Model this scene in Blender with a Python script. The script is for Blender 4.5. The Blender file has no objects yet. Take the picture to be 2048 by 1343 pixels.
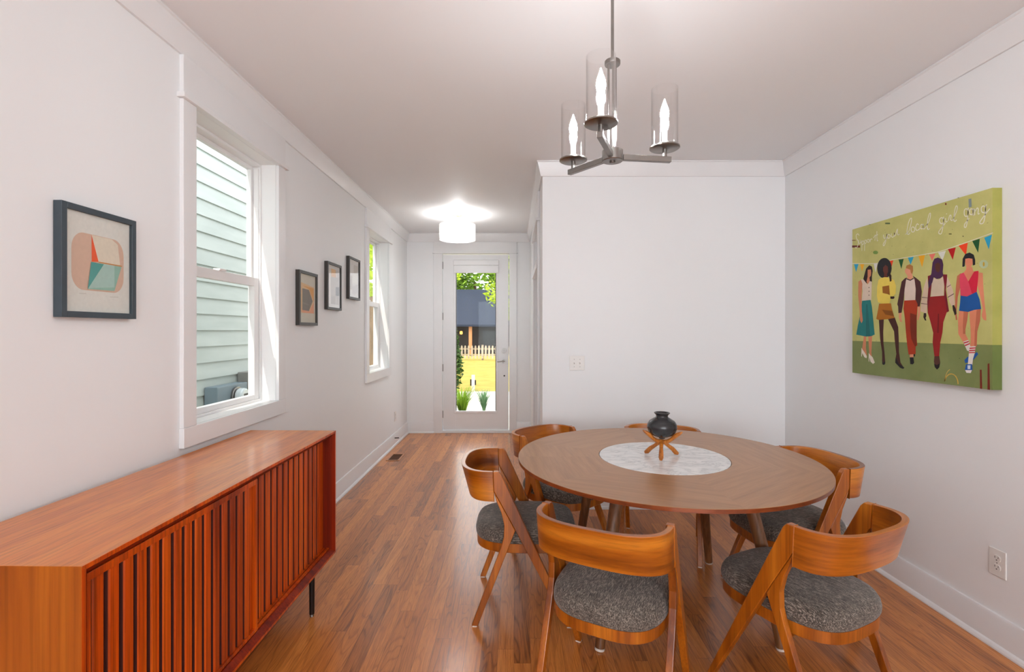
import bpy, bmesh, math, random
from mathutils import Vector, Matrix

# ------------------------------------------------------------------ scene, camera, world, sun, rear fill
scene = bpy.context.scene
COL = scene.collection
H = 1.42                 # camera height
F_PX = 977.0             # focal length in pixels of a 2048 px wide frame
CEIL = 2.77
XL, XR = -1.49, 2.17     # left and right wall faces
YP, YD = 3.91, 6.80      # partition face, front-door wall face
XH = 0.228               # hallway's right wall face
YB = -3.6                # rear wall of the room, behind the camera

cam_data = bpy.data.cameras.new('camera')
cam_data.sensor_width = 36.0
cam_data.sensor_fit = 'HORIZONTAL'
cam_data.lens = F_PX / 2048.0 * 36.0
cam_data.shift_x = -4.0 / 2048.0
cam_data.shift_y = -10.5 / 2048.0
cam_data.clip_start = 0.02
cam = bpy.data.objects.new('camera', cam_data)
COL.objects.link(cam)
cam.location = (0, 0, H)
cam.rotation_euler = (math.pi / 2, 0, 0)
scene.camera = cam

scene.view_settings.view_transform = 'Standard'
scene.view_settings.look = 'None'
scene.view_settings.exposure = 0.0
scene.view_settings.gamma = 1.0
scene.view_settings.use_curve_mapping = False
scene.cycles.max_bounces = 10
scene.cycles.diffuse_bounces = 5
scene.cycles.transparent_max_bounces = 24
scene.cycles.sample_clamp_indirect = 6.0
scene.cycles.use_denoising = True

world = bpy.data.worlds.new('sky')
scene.world = world
world.use_nodes = True
wn = world.node_tree.nodes
bg = wn['Background']
bg.inputs[0].default_value = (0.93, 0.96, 1.0, 1)
bg.inputs[1].default_value = 3.4


def lamp(name, kind, loc, power, color=(1, 1, 1), rot=(0, 0, 0), **kw):
    d = bpy.data.lights.new(name, kind)
    d.energy = power
    d.color = color
    for k, v in kw.items():
        setattr(d, k, v)
    o = bpy.data.objects.new(name, d)
    COL.objects.link(o)
    o.location = loc
    o.rotation_euler = rot
    return o


sun = lamp('sun', 'SUN', (0, 0, 12), 3.6, (1.0, 0.94, 0.82), angle=0.01)
sun.rotation_euler = Vector((0.14, 0.58, -0.80)).to_track_quat('-Z', 'Y').to_euler()
# added fill lamps at two assumed, unseen openings of the rear wall
for i, xc in enumerate((-0.55, 1.3)):
    lamp('window_daylight', 'AREA', (xc, YB + 0.03, 1.5), 41.0, (0.84, 0.94, 1.0),
         (math.radians(90), 0, 0), shape='RECTANGLE', size=1.4, size_y=1.9)

# ------------------------------------------------------------------ helpers
def lin(c):
    c = c / 255.0
    return c / 12.92 if c <= 0.04045 else ((c + 0.055) / 1.055) ** 2.4


def C(r, g, b):
    return (lin(r), lin(g), lin(b), 1.0)


class MB:
    """collects geometry, then links it as ONE mesh object"""
    def __init__(self):
        self.v, self.f, self.uv, self.c, self.m = [], [], {}, {}, {}

    def face(self, idx, uv=None, col=None, mat=None):
        k = len(self.f)
        self.f.append(tuple(idx))
        if uv is not None: self.uv[k] = uv
        if col is not None: self.c[k] = col
        if mat: self.m[k] = mat
        return k

    def add(self, pts, faces, mat=None):
        b = len(self.v)
        self.v += [tuple(p) for p in pts]
        for f in faces:
            self.face([b + i for i in f], mat=mat)
        return self

    def box(self, x0, x1, y0, y1, z0, z1, mat=None):
        return self.add([(x0, y0, z0), (x1, y0, z0), (x1, y1, z0), (x0, y1, z0),
                         (x0, y0, z1), (x1, y0, z1), (x1, y1, z1), (x0, y1, z1)],
                        [(0, 3, 2, 1), (4, 5, 6, 7), (0, 1, 5, 4), (1, 2, 6, 5), (2, 3, 7, 6), (3, 0, 4, 7)], mat)

    def prism(self, poly, fn, a, b, mat=None):
        """poly of 2-D points, fn(u, v, w) -> 3-D, between w = a and w = b"""
        n = len(poly)
        pts = [fn(u, v, a) for u, v in poly] + [fn(u, v, b) for u, v in poly]
        fs = [tuple(range(n - 1, -1, -1)), tuple(range(n, 2 * n))]
        fs += [(i, (i + 1) % n, n + (i + 1) % n, n + i) for i in range(n)]
        return self.add(pts, fs, mat)

    def rings(self, rings, cap0=True, cap1=True, close=False):
        n = len(rings[0]); m = len(rings)
        pts = [p for r in rings for p in r]
        fs = []
        for j in range(m if close else m - 1):
            for i in range(n):
                a, b = j * n + i, j * n + (i + 1) % n
                c, d = ((j + 1) % m) * n + (i + 1) % n, ((j + 1) % m) * n + i
                fs.append((a, b, c, d))
        if not close:
            if cap0: fs.append(tuple(range(n - 1, -1, -1)))
            if cap1: fs.append(tuple((m - 1) * n + i for i in range(n)))
        return self.add(pts, fs)

    def lathe(self, prof, cx=0, cy=0, seg=48, cap0=True, cap1=True):
        rs = [[(cx + r * math.cos(2 * math.pi * i / seg), cy + r * math.sin(2 * math.pi * i / seg), z)
               for i in range(seg)] for r, z in prof]
        return self.rings(rs, cap0, cap1)

    def tube(self, path, radii, seg=12, sx=1.0):
        path = [Vector(p) for p in path]
        if not hasattr(radii, '__len__'): radii = [radii] * len(path)
        rs = []
        up = Vector((0, 0, 1))
        prev = None
        for i, p in enumerate(path):
            t = (path[min(i + 1, len(path) - 1)] - path[max(i - 1, 0)]).normalized()
            if prev is None:
                s = t.cross(up)
                if s.length < 1e-3: s = Vector((1, 0, 0))
                s.normalize()
            else:
                s = (prev - t * prev.dot(t)).normalized()
            prev = s
            q = t.cross(s)
            rs.append([p + radii[i] * (sx * math.cos(a) * s + math.sin(a) * q)
                       for a in (2 * math.pi * k / seg for k in range(seg))])
        return self.rings(rs)

    def build(self, name, mat, parent=None, smooth=None, bevel=None, matrix=None):
        me = bpy.data.meshes.new(name)
        vs = self.v if matrix is None else [tuple(matrix @ Vector(p)) for p in self.v]
        me.from_pydata(vs, [], self.f)
        mats = mat if isinstance(mat, (list, tuple)) else [mat]
        for m in mats: me.materials.append(m)
        if self.m:
            for k, i in self.m.items(): me.polygons[k].material_index = i
        if self.uv:
            ul = me.uv_layers.new(name='UVMap')
            for k, uvs in self.uv.items():
                for li, t in zip(me.polygons[k].loop_indices, uvs): ul.data[li].uv = t
        if self.c:
            ca = me.color_attributes.new('paint', 'FLOAT_COLOR', 'CORNER')
            for k, c in self.c.items():
                for li in me.polygons[k].loop_indices: ca.data[li].color = c
        if not self.c and not self.uv:
            bm = bmesh.new(); bm.from_mesh(me)
            bmesh.ops.recalc_face_normals(bm, faces=bm.faces[:])
            bm.to_mesh(me); bm.free()
        if smooth:
            bm = bmesh.new(); bm.from_mesh(me)
            for f in bm.faces: f.smooth = True
            for e in bm.edges:
                if len(e.link_faces) == 2 and e.calc_face_angle(0) > math.radians(smooth): e.smooth = False
            bm.to_mesh(me); bm.free()
        o = bpy.data.objects.new(name, me)
        COL.objects.link(o)
        if parent: o.parent = parent
        if bevel:
            b = o.modifiers.new('bevel', 'BEVEL')
            b.width = bevel; b.segments = 2; b.limit_method = 'ANGLE'; b.angle_limit = math.radians(40)
        return o


def tag(o, label, cat, group=None, kind=None):
    o['label'] = label
    o['category'] = cat
    if group: o['group'] = group
    if kind: o['kind'] = kind
    return o


def thing(name, label, cat, loc=(0, 0, 0), rz=0.0, group=None, kind=None):
    o = bpy.data.objects.new(name, None)
    COL.objects.link(o)
    o.empty_display_size = 0.1
    o.location = loc
    o.rotation_euler = (0, 0, rz)
    return tag(o, label, cat, group, kind)


def struct(o, label=None, cat=None):
    o['kind'] = 'structure'
    if label: o['label'] = label
    if cat: o['category'] = cat
    return o


KIDS = lambda o: [c for c in bpy.data.objects if c.parent == o]


def copy_tree(o, parent=None):
    c = o.copy()
    COL.objects.link(c)
    c.parent = parent
    for ch in KIDS(o): copy_tree(ch, c)
    return c


# ------------------------------------------------------------------ materials
class NT:
    def __init__(self, name):
        self.mat = bpy.data.materials.new(name)
        self.mat.use_nodes = True
        self.t = self.mat.node_tree
        self.b = self.t.nodes['Principled BSDF']
        self.out = self.t.nodes['Material Output']

    def n(self, kind, **kw):
        nd = self.t.nodes.new('ShaderNode' + kind)
        for k, v in kw.items():
            if k.startswith('i_'): self.put(nd.inputs[k[2:].replace('_', ' ')], v)
            else: setattr(nd, k, v)
        return nd

    def put(self, sock, v):
        if hasattr(v, 'links') or isinstance(v, bpy.types.NodeSocket): self.t.links.new(v, sock)
        else: sock.default_value = v

    def math(self, op, a, b=None, c=None):
        nd = self.n('Math', operation=op)
        for i, v in enumerate((a, b, c)):
            if v is not None: self.put(nd.inputs[i], v)
        return nd.outputs[0]

    def mix(self, f, a, b, blend='MIX'):
        nd = self.n('Mix', data_type='RGBA', blend_type=blend)
        self.put(nd.inputs['Factor'], f); self.put(nd.inputs[6], a); self.put(nd.inputs[7], b)
        return nd.outputs[2]

    def ramp(self, f, stops, interp='LINEAR'):
        nd = self.n('ValToRGB')
        nd.color_ramp.interpolation = interp
        el = nd.color_ramp.elements
        while len(el) > 1: el.remove(el[-1])
        el[0].position, el[0].color = stops[0]
        for p, c in stops[1:]:
            e = el.new(p); e.color = c
        self.put(nd.inputs[0], f)
        return nd.outputs[0]

    def noise(self, vec, scale, detail=4, rough=0.55, dist=0.0):
        nd = self.n('TexNoise')
        nd.inputs['Scale'].default_value = scale; nd.inputs['Detail'].default_value = detail
        nd.inputs['Roughness'].default_value = rough; nd.inputs['Distortion'].default_value = dist
        self.put(nd.inputs['Vector'], vec)
        return nd.outputs['Fac']

    def mapping(self, vec, scale=(1, 1, 1), loc=(0, 0, 0), rot=(0, 0, 0)):
        nd = self.n('Mapping')
        nd.inputs['Scale'].default_value = scale
        self.put(nd.inputs['Location'], loc)
        nd.inputs['Rotation'].default_value = rot
        self.put(nd.inputs['Vector'], vec)
        return nd.outputs[0]

    def bump(self, h, strength=0.2, dist=0.01):
        nd = self.n('Bump')
        nd.inputs['Strength'].default_value = strength; nd.inputs['Distance'].default_value = dist
        self.put(nd.inputs['Height'], h)
        self.put(self.b.inputs['Normal'], nd.outputs[0])

    def set(self, **kw):
        for k, v in kw.items(): self.put(self.b.inputs[k.replace('_', ' ')], v)
        return self


def plain(name, col, rough=0.5, metal=0.0, spec=0.5, var=0.03, scale=6.0, bump=0.0, coat=0.0):
    m = NT(name)
    tc = m.n('TexCoord').outputs['Object']
    f = m.noise(tc, scale, 3)
    d = tuple(min(1, c * (1 - var)) for c in col[:3]) + (1,)
    u = tuple(min(1, c * (1 + var)) for c in col[:3]) + (1,)
    m.set(Base_Color=m.ramp(f, [(0.3, d), (0.7, u)]), Roughness=rough, Metallic=metal, Specular_IOR_Level=spec, Coat_Weight=coat)
    if bump: m.bump(m.noise(tc, scale * 25, 2), bump, 0.002)
    return m.mat


def wood(name, dark, mid, light, scale=(40, 40, 2.2), coord='Object', rough=0.35, coat=0.3, coat_rough=0.15,
         figure=0.5, fine=0.35, offset=True, spec=0.5):
    m = NT(name)
    tc = m.n('TexCoord').outputs[coord]
    if offset:
        oi = m.n('ObjectInfo').outputs['Random']
        cx = m.n('CombineXYZ'); m.put(cx.inputs[0], m.math('MULTIPLY', oi, 13.0)); m.put(cx.inputs[2], m.math('MULTIPLY', oi, 7.0))
        va = m.n('VectorMath', operation='ADD'); m.put(va.inputs[0], tc); m.put(va.inputs[1], cx.outputs[0])
        tc = va.outputs[0]
    p = m.mapping(tc, scale)
    big = m.noise(m.mapping(p, (0.18, 0.18, 0.18)), 1.0, 3, 0.5, 0.5)
    rings = m.math('SINE', m.math('MULTIPLY', m.noise(m.mapping(p, (0.10, 0.10, 0.10)), 1.0, 2, 0.45, 0.4), 55.0))
    rings = m.math('MULTIPLY_ADD', rings, 0.5, 0.5)
    streak = m.noise(p, 1.0, 6, 0.65, 0.3)
    pores = m.noise(m.mapping(p, (4.0, 4.0, 0.9)), 1.0, 3, 0.6)
    v = m.math('ADD', m.math('MULTIPLY', big, 0.55), m.math('MULTIPLY', streak, 0.45))
    v = m.math('ADD', v, m.math('MULTIPLY', m.math('SUBTRACT', rings, 0.5), figure * 0.22))
    col = m.ramp(v, [(0.30, dark), (0.5, mid), (0.70, light)])
    dk = m.ramp(pores, [(0.35, (1 - fine,) * 3 + (1,)), (0.55, (1, 1, 1, 1))])
    col = m.mix(1.0, col, dk, 'MULTIPLY')
    m.set(Base_Color=col, Roughness=rough, Coat_Weight=coat, Coat_Roughness=coat_rough, Specular_IOR_Level=spec)
    m.bump(pores, 0.08, 0.001)
    return m.mat


def wall_paint(name, col, bump=0.03):
    m = NT(name)
    g = m.n('NewGeometry').outputs['Position']
    f = m.noise(g, 0.9, 2)
    d = tuple(c * 0.985 for c in col[:3]) + (1,)
    m.set(Base_Color=m.ramp(f, [(0.3, d), (0.7, col)]), Roughness=0.55, Specular_IOR_Level=0.3)
    m.bump(m.noise(g, 320, 2), bump, 0.001)
    return m.mat


M_WALL = wall_paint('wall_paint', C(240, 241, 242))
M_CEIL = wall_paint('ceiling_paint', C(238, 238, 239))
M_TRIM = plain('white_trim_paint', C(234, 234, 235), 0.32, var=0.01)
M_VINYL = plain('white_vinyl', C(240, 240, 240), 0.35, var=0.01)
M_PLASTIC = plain('white_plastic', C(232, 229, 225), 0.35, var=0.01)
M_SLOT = plain('slot_dark', C(60, 55, 52), 0.6)
M_NICKEL = plain('brushed_nickel', C(142, 138, 134), 0.30, metal=1.0, var=0.05, scale=30)
M_DARKMETAL = plain('dark_metal', C(40, 34, 32), 0.4, metal=0.6)
M_GLIDE = plain('pale_glide', C(215, 205, 195), 0.4)
M_FRAME = plain('charcoal_frame', C(58, 70, 78), 0.45, var=0.08, scale=20)
M_FRAMEB = plain('black_frame', C(52, 48, 44), 0.45, var=0.08, scale=20)

M_CHAIR = wood('chair_walnut', C(112, 50, 4), C(176, 94, 14), C(208, 124, 32), (26, 26, 2.0), rough=0.34, coat=0.35, figure=0.5, fine=0.25)
M_BAND = wood('chair_back_veneer', C(108, 48, 4), C(178, 96, 14), C(212, 130, 36), (2.2, 24, 1), 'UV', rough=0.32, coat=0.4, figure=0.9, fine=0.22)
M_CASE = wood('sideboard_teak', C(178, 86, 16), C(220, 124, 32), C(236, 146, 48), (30, 2.0, 30), rough=0.36, coat=0.45, coat_rough=0.13, figure=0.35, fine=0.22)
M_CASE_END = wood('sideboard_teak_end', C(128, 58, 2), C(160, 80, 6), C(180, 98, 14), (26, 26, 1.6), rough=0.6, coat=0.0, figure=0.5, fine=0.2, spec=0.2)  # same veneer as the top, its dimmer lighting put into the colour
M_TAMBOUR = wood('tambour_rosewood', C(122, 28, 0), C(208, 78, 2), C(236, 108, 10), (30, 30, 1.4), rough=0.34, coat=0.3, figure=0.4, fine=0.45)  # same wood as the case, red cast of mixed light put into its colour
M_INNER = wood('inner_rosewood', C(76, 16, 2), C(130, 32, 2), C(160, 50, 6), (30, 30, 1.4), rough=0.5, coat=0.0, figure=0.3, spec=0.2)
M_BACKING_SHADE = plain('tambour_backing', C(66, 16, 4), 0.8)  # dark backing cloth, carried up the slat sides as painted groove shade
M_LEGWOOD = wood('table_leg_walnut', C(84, 50, 28), C(126, 82, 48), C(152, 104, 66), (30, 30, 2.0), rough=0.38, coat=0.2)
M_EDGE = wood('table_edge_walnut', C(96, 42, 16), C(140, 66, 28), C(160, 84, 40), (3, 3, 40), rough=0.35, coat=0.2)
M_OLIVE = wood('stand_olivewood', C(140, 70, 16), C(200, 118, 36), C(222, 146, 62), (60, 60, 14), rough=0.4, coat=0.2)


def mat_tabletop():
    m = NT('table_veneer')
    tc = m.n('TexCoord').outputs['Object']
    sp = m.n('SeparateXYZ'); m.put(sp.inputs[0], tc)
    x, y = sp.outputs[0], sp.outputs[1]
    ang = m.math('ARCTAN2', y, x)
    step = math.pi / 3
    k = m.math('FLOOR', m.math('DIVIDE', m.math('ADD', ang, 0.42), step))
    mid = m.math('ADD', m.math('MULTIPLY', k, step), step / 2 - 0.42)
    c, s = m.math('COSINE', mid), m.math('SINE', mid)
    u = m.math('ADD', m.math('MULTIPLY', x, c), m.math('MULTIPLY', y, s))
    v = m.math('SUBTRACT', m.math('MULTIPLY', y, c), m.math('MULTIPLY', x, s))
    cb = m.n('CombineXYZ'); m.put(cb.inputs[0], m.math('MULTIPLY', u, 34.0)); m.put(cb.inputs[1], m.math('MULTIPLY', v, 2.2)); m.put(cb.inputs[2], m.math('MULTIPLY', k, 9.0))
    p = cb.outputs[0]
    st = m.noise(p, 1.0, 6, 0.62, 0.3)
    fine = m.noise(m.mapping(p, (4, 3, 1)), 1.0, 3)
    wn_ = m.n('TexWhiteNoise', noise_dimensions='1D'); m.put(wn_.inputs['W'], k)
    val = m.math('ADD', st, m.math('MULTIPLY', m.math('SUBTRACT', wn_.outputs[0], 0.5), 0.10))
    col = m.ramp(val, [(0.2, C(156, 108, 66)), (0.5, C(172, 122, 76)), (0.8, C(186, 136, 88))])
    dk = m.ramp(fine, [(0.35, (0.92, 0.91, 0.90, 1)), (0.55, (1, 1, 1, 1))])
    m.set(Base_Color=m.mix(1.0, col, dk, 'MULTIPLY'), Roughness=0.38, Coat_Weight=0.3, Coat_Roughness=0.2)
    return m.mat


def mat_floor():
    m = NT('oak_strip_floor')
    tc = m.n('NewGeometry').outputs['Position']
    sp = m.n('SeparateXYZ'); m.put(sp.inputs[0], tc)
    x, y = sp.outputs[0], sp.outputs[1]
    W, L = 0.072, 1.0
    xr = m.math('DIVIDE', x, W)
    row = m.math('FLOOR', xr)
    r1 = m.n('TexWhiteNoise', noise_dimensions='1D'); m.put(r1.inputs['W'], row)
    yl = m.math('ADD', m.math('DIVIDE', y, L), m.math('MULTIPLY', r1.outputs[0], 5.0))
    seg = m.math('FLOOR', yl)
    cb = m.n('CombineXYZ'); m.put(cb.inputs[0], row); m.put(cb.inputs[1], seg)
    r2 = m.n('TexWhiteNoise', noise_dimensions='2D'); m.put(r2.inputs['Vector'], cb.outputs[0])
    rnd = r2.outputs[0]
    gv = m.n('CombineXYZ')
    m.put(gv.inputs[0], m.math('MULTIPLY', x, 1.0)); m.put(gv.inputs[1], y); m.put(gv.inputs[2], m.math('MULTIPLY', rnd, 37.0))
    g = gv.outputs[0]
    streak = m.noise(m.mapping(g, (70, 3.0, 1)), 1.0, 6, 0.65, 0.4)
    cath = m.math('SINE', m.math('MULTIPLY', m.noise(m.mapping(g, (14, 1.3, 1)), 1.0, 2, 0.4, 0.8), 60.0))
    cath = m.math('MULTIPLY_ADD', cath, 0.5, 0.5)
    pores = m.noise(m.mapping(g, (420, 14, 1)), 1.0, 3, 0.6)
    v = m.math('ADD', m.math('MULTIPLY', streak, 0.55), m.math('MULTIPLY', rnd, 0.34))
    v = m.math('ADD', v, 0.05)
    v = m.math('SUBTRACT', v, m.math('MULTIPLY', m.math('POWER', cath, 5.0), 0.17))
    col = m.ramp(v, [(0.12, C(124, 68, 22)), (0.42, C(192, 116, 50)), (0.62, C(214, 136, 64)), (0.88, C(230, 156, 82))])
    dk = m.ramp(pores, [(0.36, (0.78, 0.74, 0.70, 1)), (0.54, (1, 1, 1, 1))])
    col = m.mix(1.0, col, dk, 'MULTIPLY')
    fx = m.math('FRACT', xr); fy = m.math('FRACT', yl)
    ex = m.math('MINIMUM', fx, m.math('SUBTRACT', 1.0, fx))
    ey = m.math('MULTIPLY', m.math('MINIMUM', fy, m.math('SUBTRACT', 1.0, fy)), L / W)
    e = m.math('MINIMUM', ex, ey)
    seam = m.ramp(e, [(0.0, (0.45, 0.4, 0.36, 1)), (0.022, (1, 1, 1, 1))])
    col = m.mix(1.0, col, seam, 'MULTIPLY')
    m.set(Base_Color=col, Roughness=m.math('MULTIPLY_ADD', streak, 0.14, 0.24), Coat_Weight=0.35, Coat_Roughness=0.16)
    nd = m.n('Bump'); nd.inputs['Strength'].default_value = 0.12; nd.inputs['Distance'].default_value = 0.001
    m.put(nd.inputs['Height'], m.math('ADD', pores, m.math('MULTIPLY', streak, 0.8)))
    m.put(m.b.inputs['Normal'], nd.outputs[0])
    return m.mat


def mat_fabric():
    m = NT('charcoal_tweed')
    tc = m.n('TexCoord').outputs['Object']
    a = m.noise(m.mapping(tc, (460, 46, 200)), 1.0, 3, 0.6)
    b = m.noise(m.mapping(tc, (110, 520, 200)), 1.0, 3, 0.6)
    c = m.noise(tc, 14, 3)
    v = m.math('ADD', m.math('MULTIPLY', a, 0.65), m.math('MULTIPLY', b, 0.35))
    v = m.math('ADD', v, m.math('MULTIPLY', m.math('SUBTRACT', c, 0.5), 0.15))
    col = m.ramp(v, [(0.34, C(44, 40, 37)), (0.5, C(92, 84, 77)), (0.68, C(180, 168, 155))])
    m.set(Base_Color=col, Roughness=0.92, Specular_IOR_Level=0.15, Sheen_Weight=0.25)
    m.bump(v, 0.5, 0.002)
    return m.mat


def mat_marble():
    m = NT('white_marble')
    tc = m.n('TexCoord').outputs['Object']
    w = m.noise(m.mapping(tc, (6, 14, 6), rot=(0, 0, 0.5)), 1.0, 6, 0.6, 1.2)
    vein = m.math('ABSOLUTE', m.math('SUBTRACT', w, 0.5))
    col = m.ramp(vein, [(0.0, C(206, 208, 210)), (0.03, C(228, 229, 229)), (0.12, C(240, 240, 239))])
    m.set(Base_Color=col, Roughness=0.22, Coat_Weight=0.2)
    return m.mat


def mat_glass(name, tint=(1, 1, 1, 1), boost=1.0, power=4.0):
    m = NT(name)
    t = m.t
    t.nodes.remove(m.b)
    tr = m.n('BsdfTransparent'); tr.inputs[0].default_value = tint
    gl = m.n('BsdfGlossy'); gl.inputs['Roughness'].default_value = 0.02
    fr = m.n('LayerWeight'); fr.inputs[0].default_value = 0.5
    f = m.math('MULTIPLY', m.math('MULTIPLY_ADD', m.math('POWER', fr.outputs['Facing'], power), 0.8, 0.03), boost)
    mx = m.n('MixShader')
    m.put(mx.inputs[0], f); t.links.new(tr.outputs[0], mx.inputs[1]); t.links.new(gl.outputs[0], mx.inputs[2])
    t.links.new(mx.outputs[0], m.out.inputs[0])
    return m.mat


def mat_emit(name, col, strength, base=None):
    m = NT(name)
    m.set(Base_Color=base or col, Emission_Color=col, Emission_Strength=strength, Roughness=0.6)
    return m.mat


def mat_paint(name, rough=0.6):
    m = NT(name)
    a = m.n('VertexColor'); a.layer_name = 'paint'
    tc = m.n('TexCoord').outputs['Object']
    f = m.noise(tc, 90, 4)
    v = m.ramp(f, [(0.3, (0.93, 0.93, 0.93, 1)), (0.7, (1, 1, 1, 1))])
    m.set(Base_Color=m.mix(1.0, a.outputs[0], v, 'MULTIPLY'), Roughness=rough, Specular_IOR_Level=0.3)
    m.bump(f, 0.08, 0.001)
    return m.mat


M_TOP = mat_tabletop()
M_FLOOR = mat_floor()
M_FABRIC = mat_fabric()
M_MARBLE = mat_marble()
M_GLASS = mat_glass('window_glass', (0.99, 0.992, 0.99, 1), 0.22)
M_PICGLASS = mat_glass('picture_glass', (1, 1, 1, 1), 0.35)
M_LAMPGLASS = mat_glass('lamp_glass', (0.995, 0.995, 0.995, 1), 1.0, 3.2)
M_BULB = mat_emit('bulb_glow', (0.94, 0.975, 1.0, 1), 385.0)
M_CANDLE = mat_emit('candle_sleeve', (1, 0.98, 0.95, 1), 0.55, C(240, 238, 234))
M_PAINT = mat_paint('print_inks')

# ------------------------------------------------------------------ room shell
def wall_x(name, x0, x1, y0, y1, holes, mat=M_WALL, z0=0.0, z1=CEIL):
    b = MB()
    ys = sorted({y0, y1} | {h[0] for h in holes} | {h[1] for h in holes})
    for a, c in zip(ys, ys[1:]):
        hs = [h for h in holes if h[0] <= a + 1e-6 and h[1] >= c - 1e-6]
        if not hs: b.box(x0, x1, a, c, z0, z1)
        else:
            h = hs[0]
            if h[2] > z0: b.box(x0, x1, a, c, z0, h[2])
            if h[3] < z1: b.box(x0, x1, a, c, h[3], z1)
    return struct(b.build(name, mat))


def wall_y(name, y0, y1, x0, x1, holes, mat=M_WALL):
    b = MB()
    xs = sorted({x0, x1} | {h[0] for h in holes} | {h[1] for h in holes})
    for a, c in zip(xs, xs[1:]):
        hs = [h for h in holes if h[0] <= a + 1e-6 and h[1] >= c - 1e-6]
        if not hs: b.box(a, c, y0, y1, 0, CEIL)
        else:
            h = hs[0]
            if h[2] > 0: b.box(a, c, y0, y1, 0, h[2])
            if h[3] < CEIL: b.box(a, c, y0, y1, h[3], CEIL)
    return struct(b.build(name, mat))


WIN_Y = (2.264, 4.972)     # near jambs of the two left-wall windows
WIN_W = 0.791
WZ0, WZ1 = 0.985, 2.455
XO = XL - 0.17             # outside face of the left wall
struct(MB().box(XO, XR + 0.16, YB - 0.16, YD + 0.16, -0.12, 0.0).build('floor', M_FLOOR))
struct(MB().box(XO, XR + 0.16, YB - 0.16, YD + 0.16, CEIL, CEIL + 0.3).build('ceiling', M_CEIL))
wall_x('wall_left', XO, XL, YB - 0.16, YD + 0.16, [(y - 0.012, y + WIN_W + 0.012, WZ0 - 0.012, WZ1 + 0.012) for y in WIN_Y])
wall_x('wall_right', XR, XR + 0.16, YB - 0.16, YP + 0.14, [])
wall_y('wall_rear', YB - 0.16, YB, XL, XR, [(-1.25, 0.15, 0.5, 2.45), (0.6, 2.0, 0.5, 2.45)])  # openings are unseen, added to go with the rear fill lamps
wall_y('wall_partition', YP, YP + 0.14, XH, XR, [])
D2Y0, D2Y1, D2Z = 4.39, 5.35, 2.39
wall_x('wall_hall', XH, XH + 0.14, YP + 0.14, YD, [(D2Y0, D2Y1, 0.0, D2Z)])
DX0, DX1, DZ0, DZ1 = -0.996, -0.068, 0.0, 2.492
wall_y('wall_front', YD, YD + 0.16, XL, XH + 0.14, [(DX0, DX1, DZ0, DZ1)])


def run_x(prof, x, sgn, y0, y1, m0, m1):
    """moulding along Y on a wall face at x; prof = (out, z); m0/m1: +1 shortens, -1 lengthens with the out distance"""
    b = MB(); n = len(prof)
    pts = [(x + sgn * o, y0 + m0 * o, z) for o, z in prof] + [(x + sgn * o, y1 - m1 * o, z) for o, z in prof]
    b.add(pts, [tuple(range(n)), tuple(range(n, 2 * n))] + [(i, (i + 1) % n, n + (i + 1) % n, n + i) for i in range(n)])
    return b


def run_y(prof, y, sgn, x0, x1, m0, m1):
    b = MB(); n = len(prof)
    pts = [(x0 + m0 * o, y + sgn * o, z) for o, z in prof] + [(x1 - m1 * o, y + sgn * o, z) for o, z in prof]
    b.add(pts, [tuple(range(n)), tuple(range(n, 2 * n))] + [(i, (i + 1) % n, n + (i + 1) % n, n + i) for i in range(n)])
    return b


CR = [(0.0005, CEIL - 0.118), (0.012, CEIL - 0.118), (0.016, CEIL - 0.110), (0.040, CEIL - 0.014), (0.046, CEIL - 0.010), (0.046, CEIL - 0.0005), (0.0005, CEIL - 0.0005)]
BB = [(0.0005, 0.0005), (0.030, 0.0005), (0.030, 0.008), (0.024, 0.019), (0.015, 0.024), (0.014, 0.140), (0.010, 0.150), (0.0005, 0.152)]
struct(run_x(CR, XL, 1, YB, YD, 1, 1).build('trim_1', M_TRIM, smooth=25))
struct(run_y(CR, YD, -1, XL, XH, 1, 1).build('trim_2', M_TRIM, smooth=25))
struct(run_x(CR, XH, -1, YP, YD, -1, 1).build('trim_3', M_TRIM, smooth=25))
struct(run_y(CR, YP, -1, XH, XR, -1, 1).build('trim_4', M_TRIM, smooth=25))
struct(run_x(CR, XR, -1, YB, YP, 1, 1).build('trim_5', M_TRIM, smooth=25))
struct(run_x(BB, XL, 1, YB, YD, 1, 1).build('baseboard_left', M_TRIM, smooth=25))
struct(run_y(BB, YD, -1, XL, DX0 - 0.118, 1, 0).build('baseboard_front', M_TRIM, smooth=25))
struct(run_y(BB, YD, -1, DX1 + 0.105, XH, 0, 1).build('baseboard_front', M_TRIM, smooth=25))
struct(run_x(BB, XH, -1, D2Y1 + 0.09, YD, 0, 1).build('baseboard_hall', M_TRIM, smooth=25))
struct(run_x(BB, XH, -1, YP, D2Y0 - 0.09, -1, 0).build('baseboard_hall', M_TRIM, smooth=25))
struct(run_y(BB, YP, -1, XH, XR, -1, 1).build('baseboard_partition', M_TRIM, smooth=25))
struct(run_x(BB, XR, -1, YB, YP, 1, 1).build('baseboard_right', M_TRIM, smooth=25))


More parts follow.
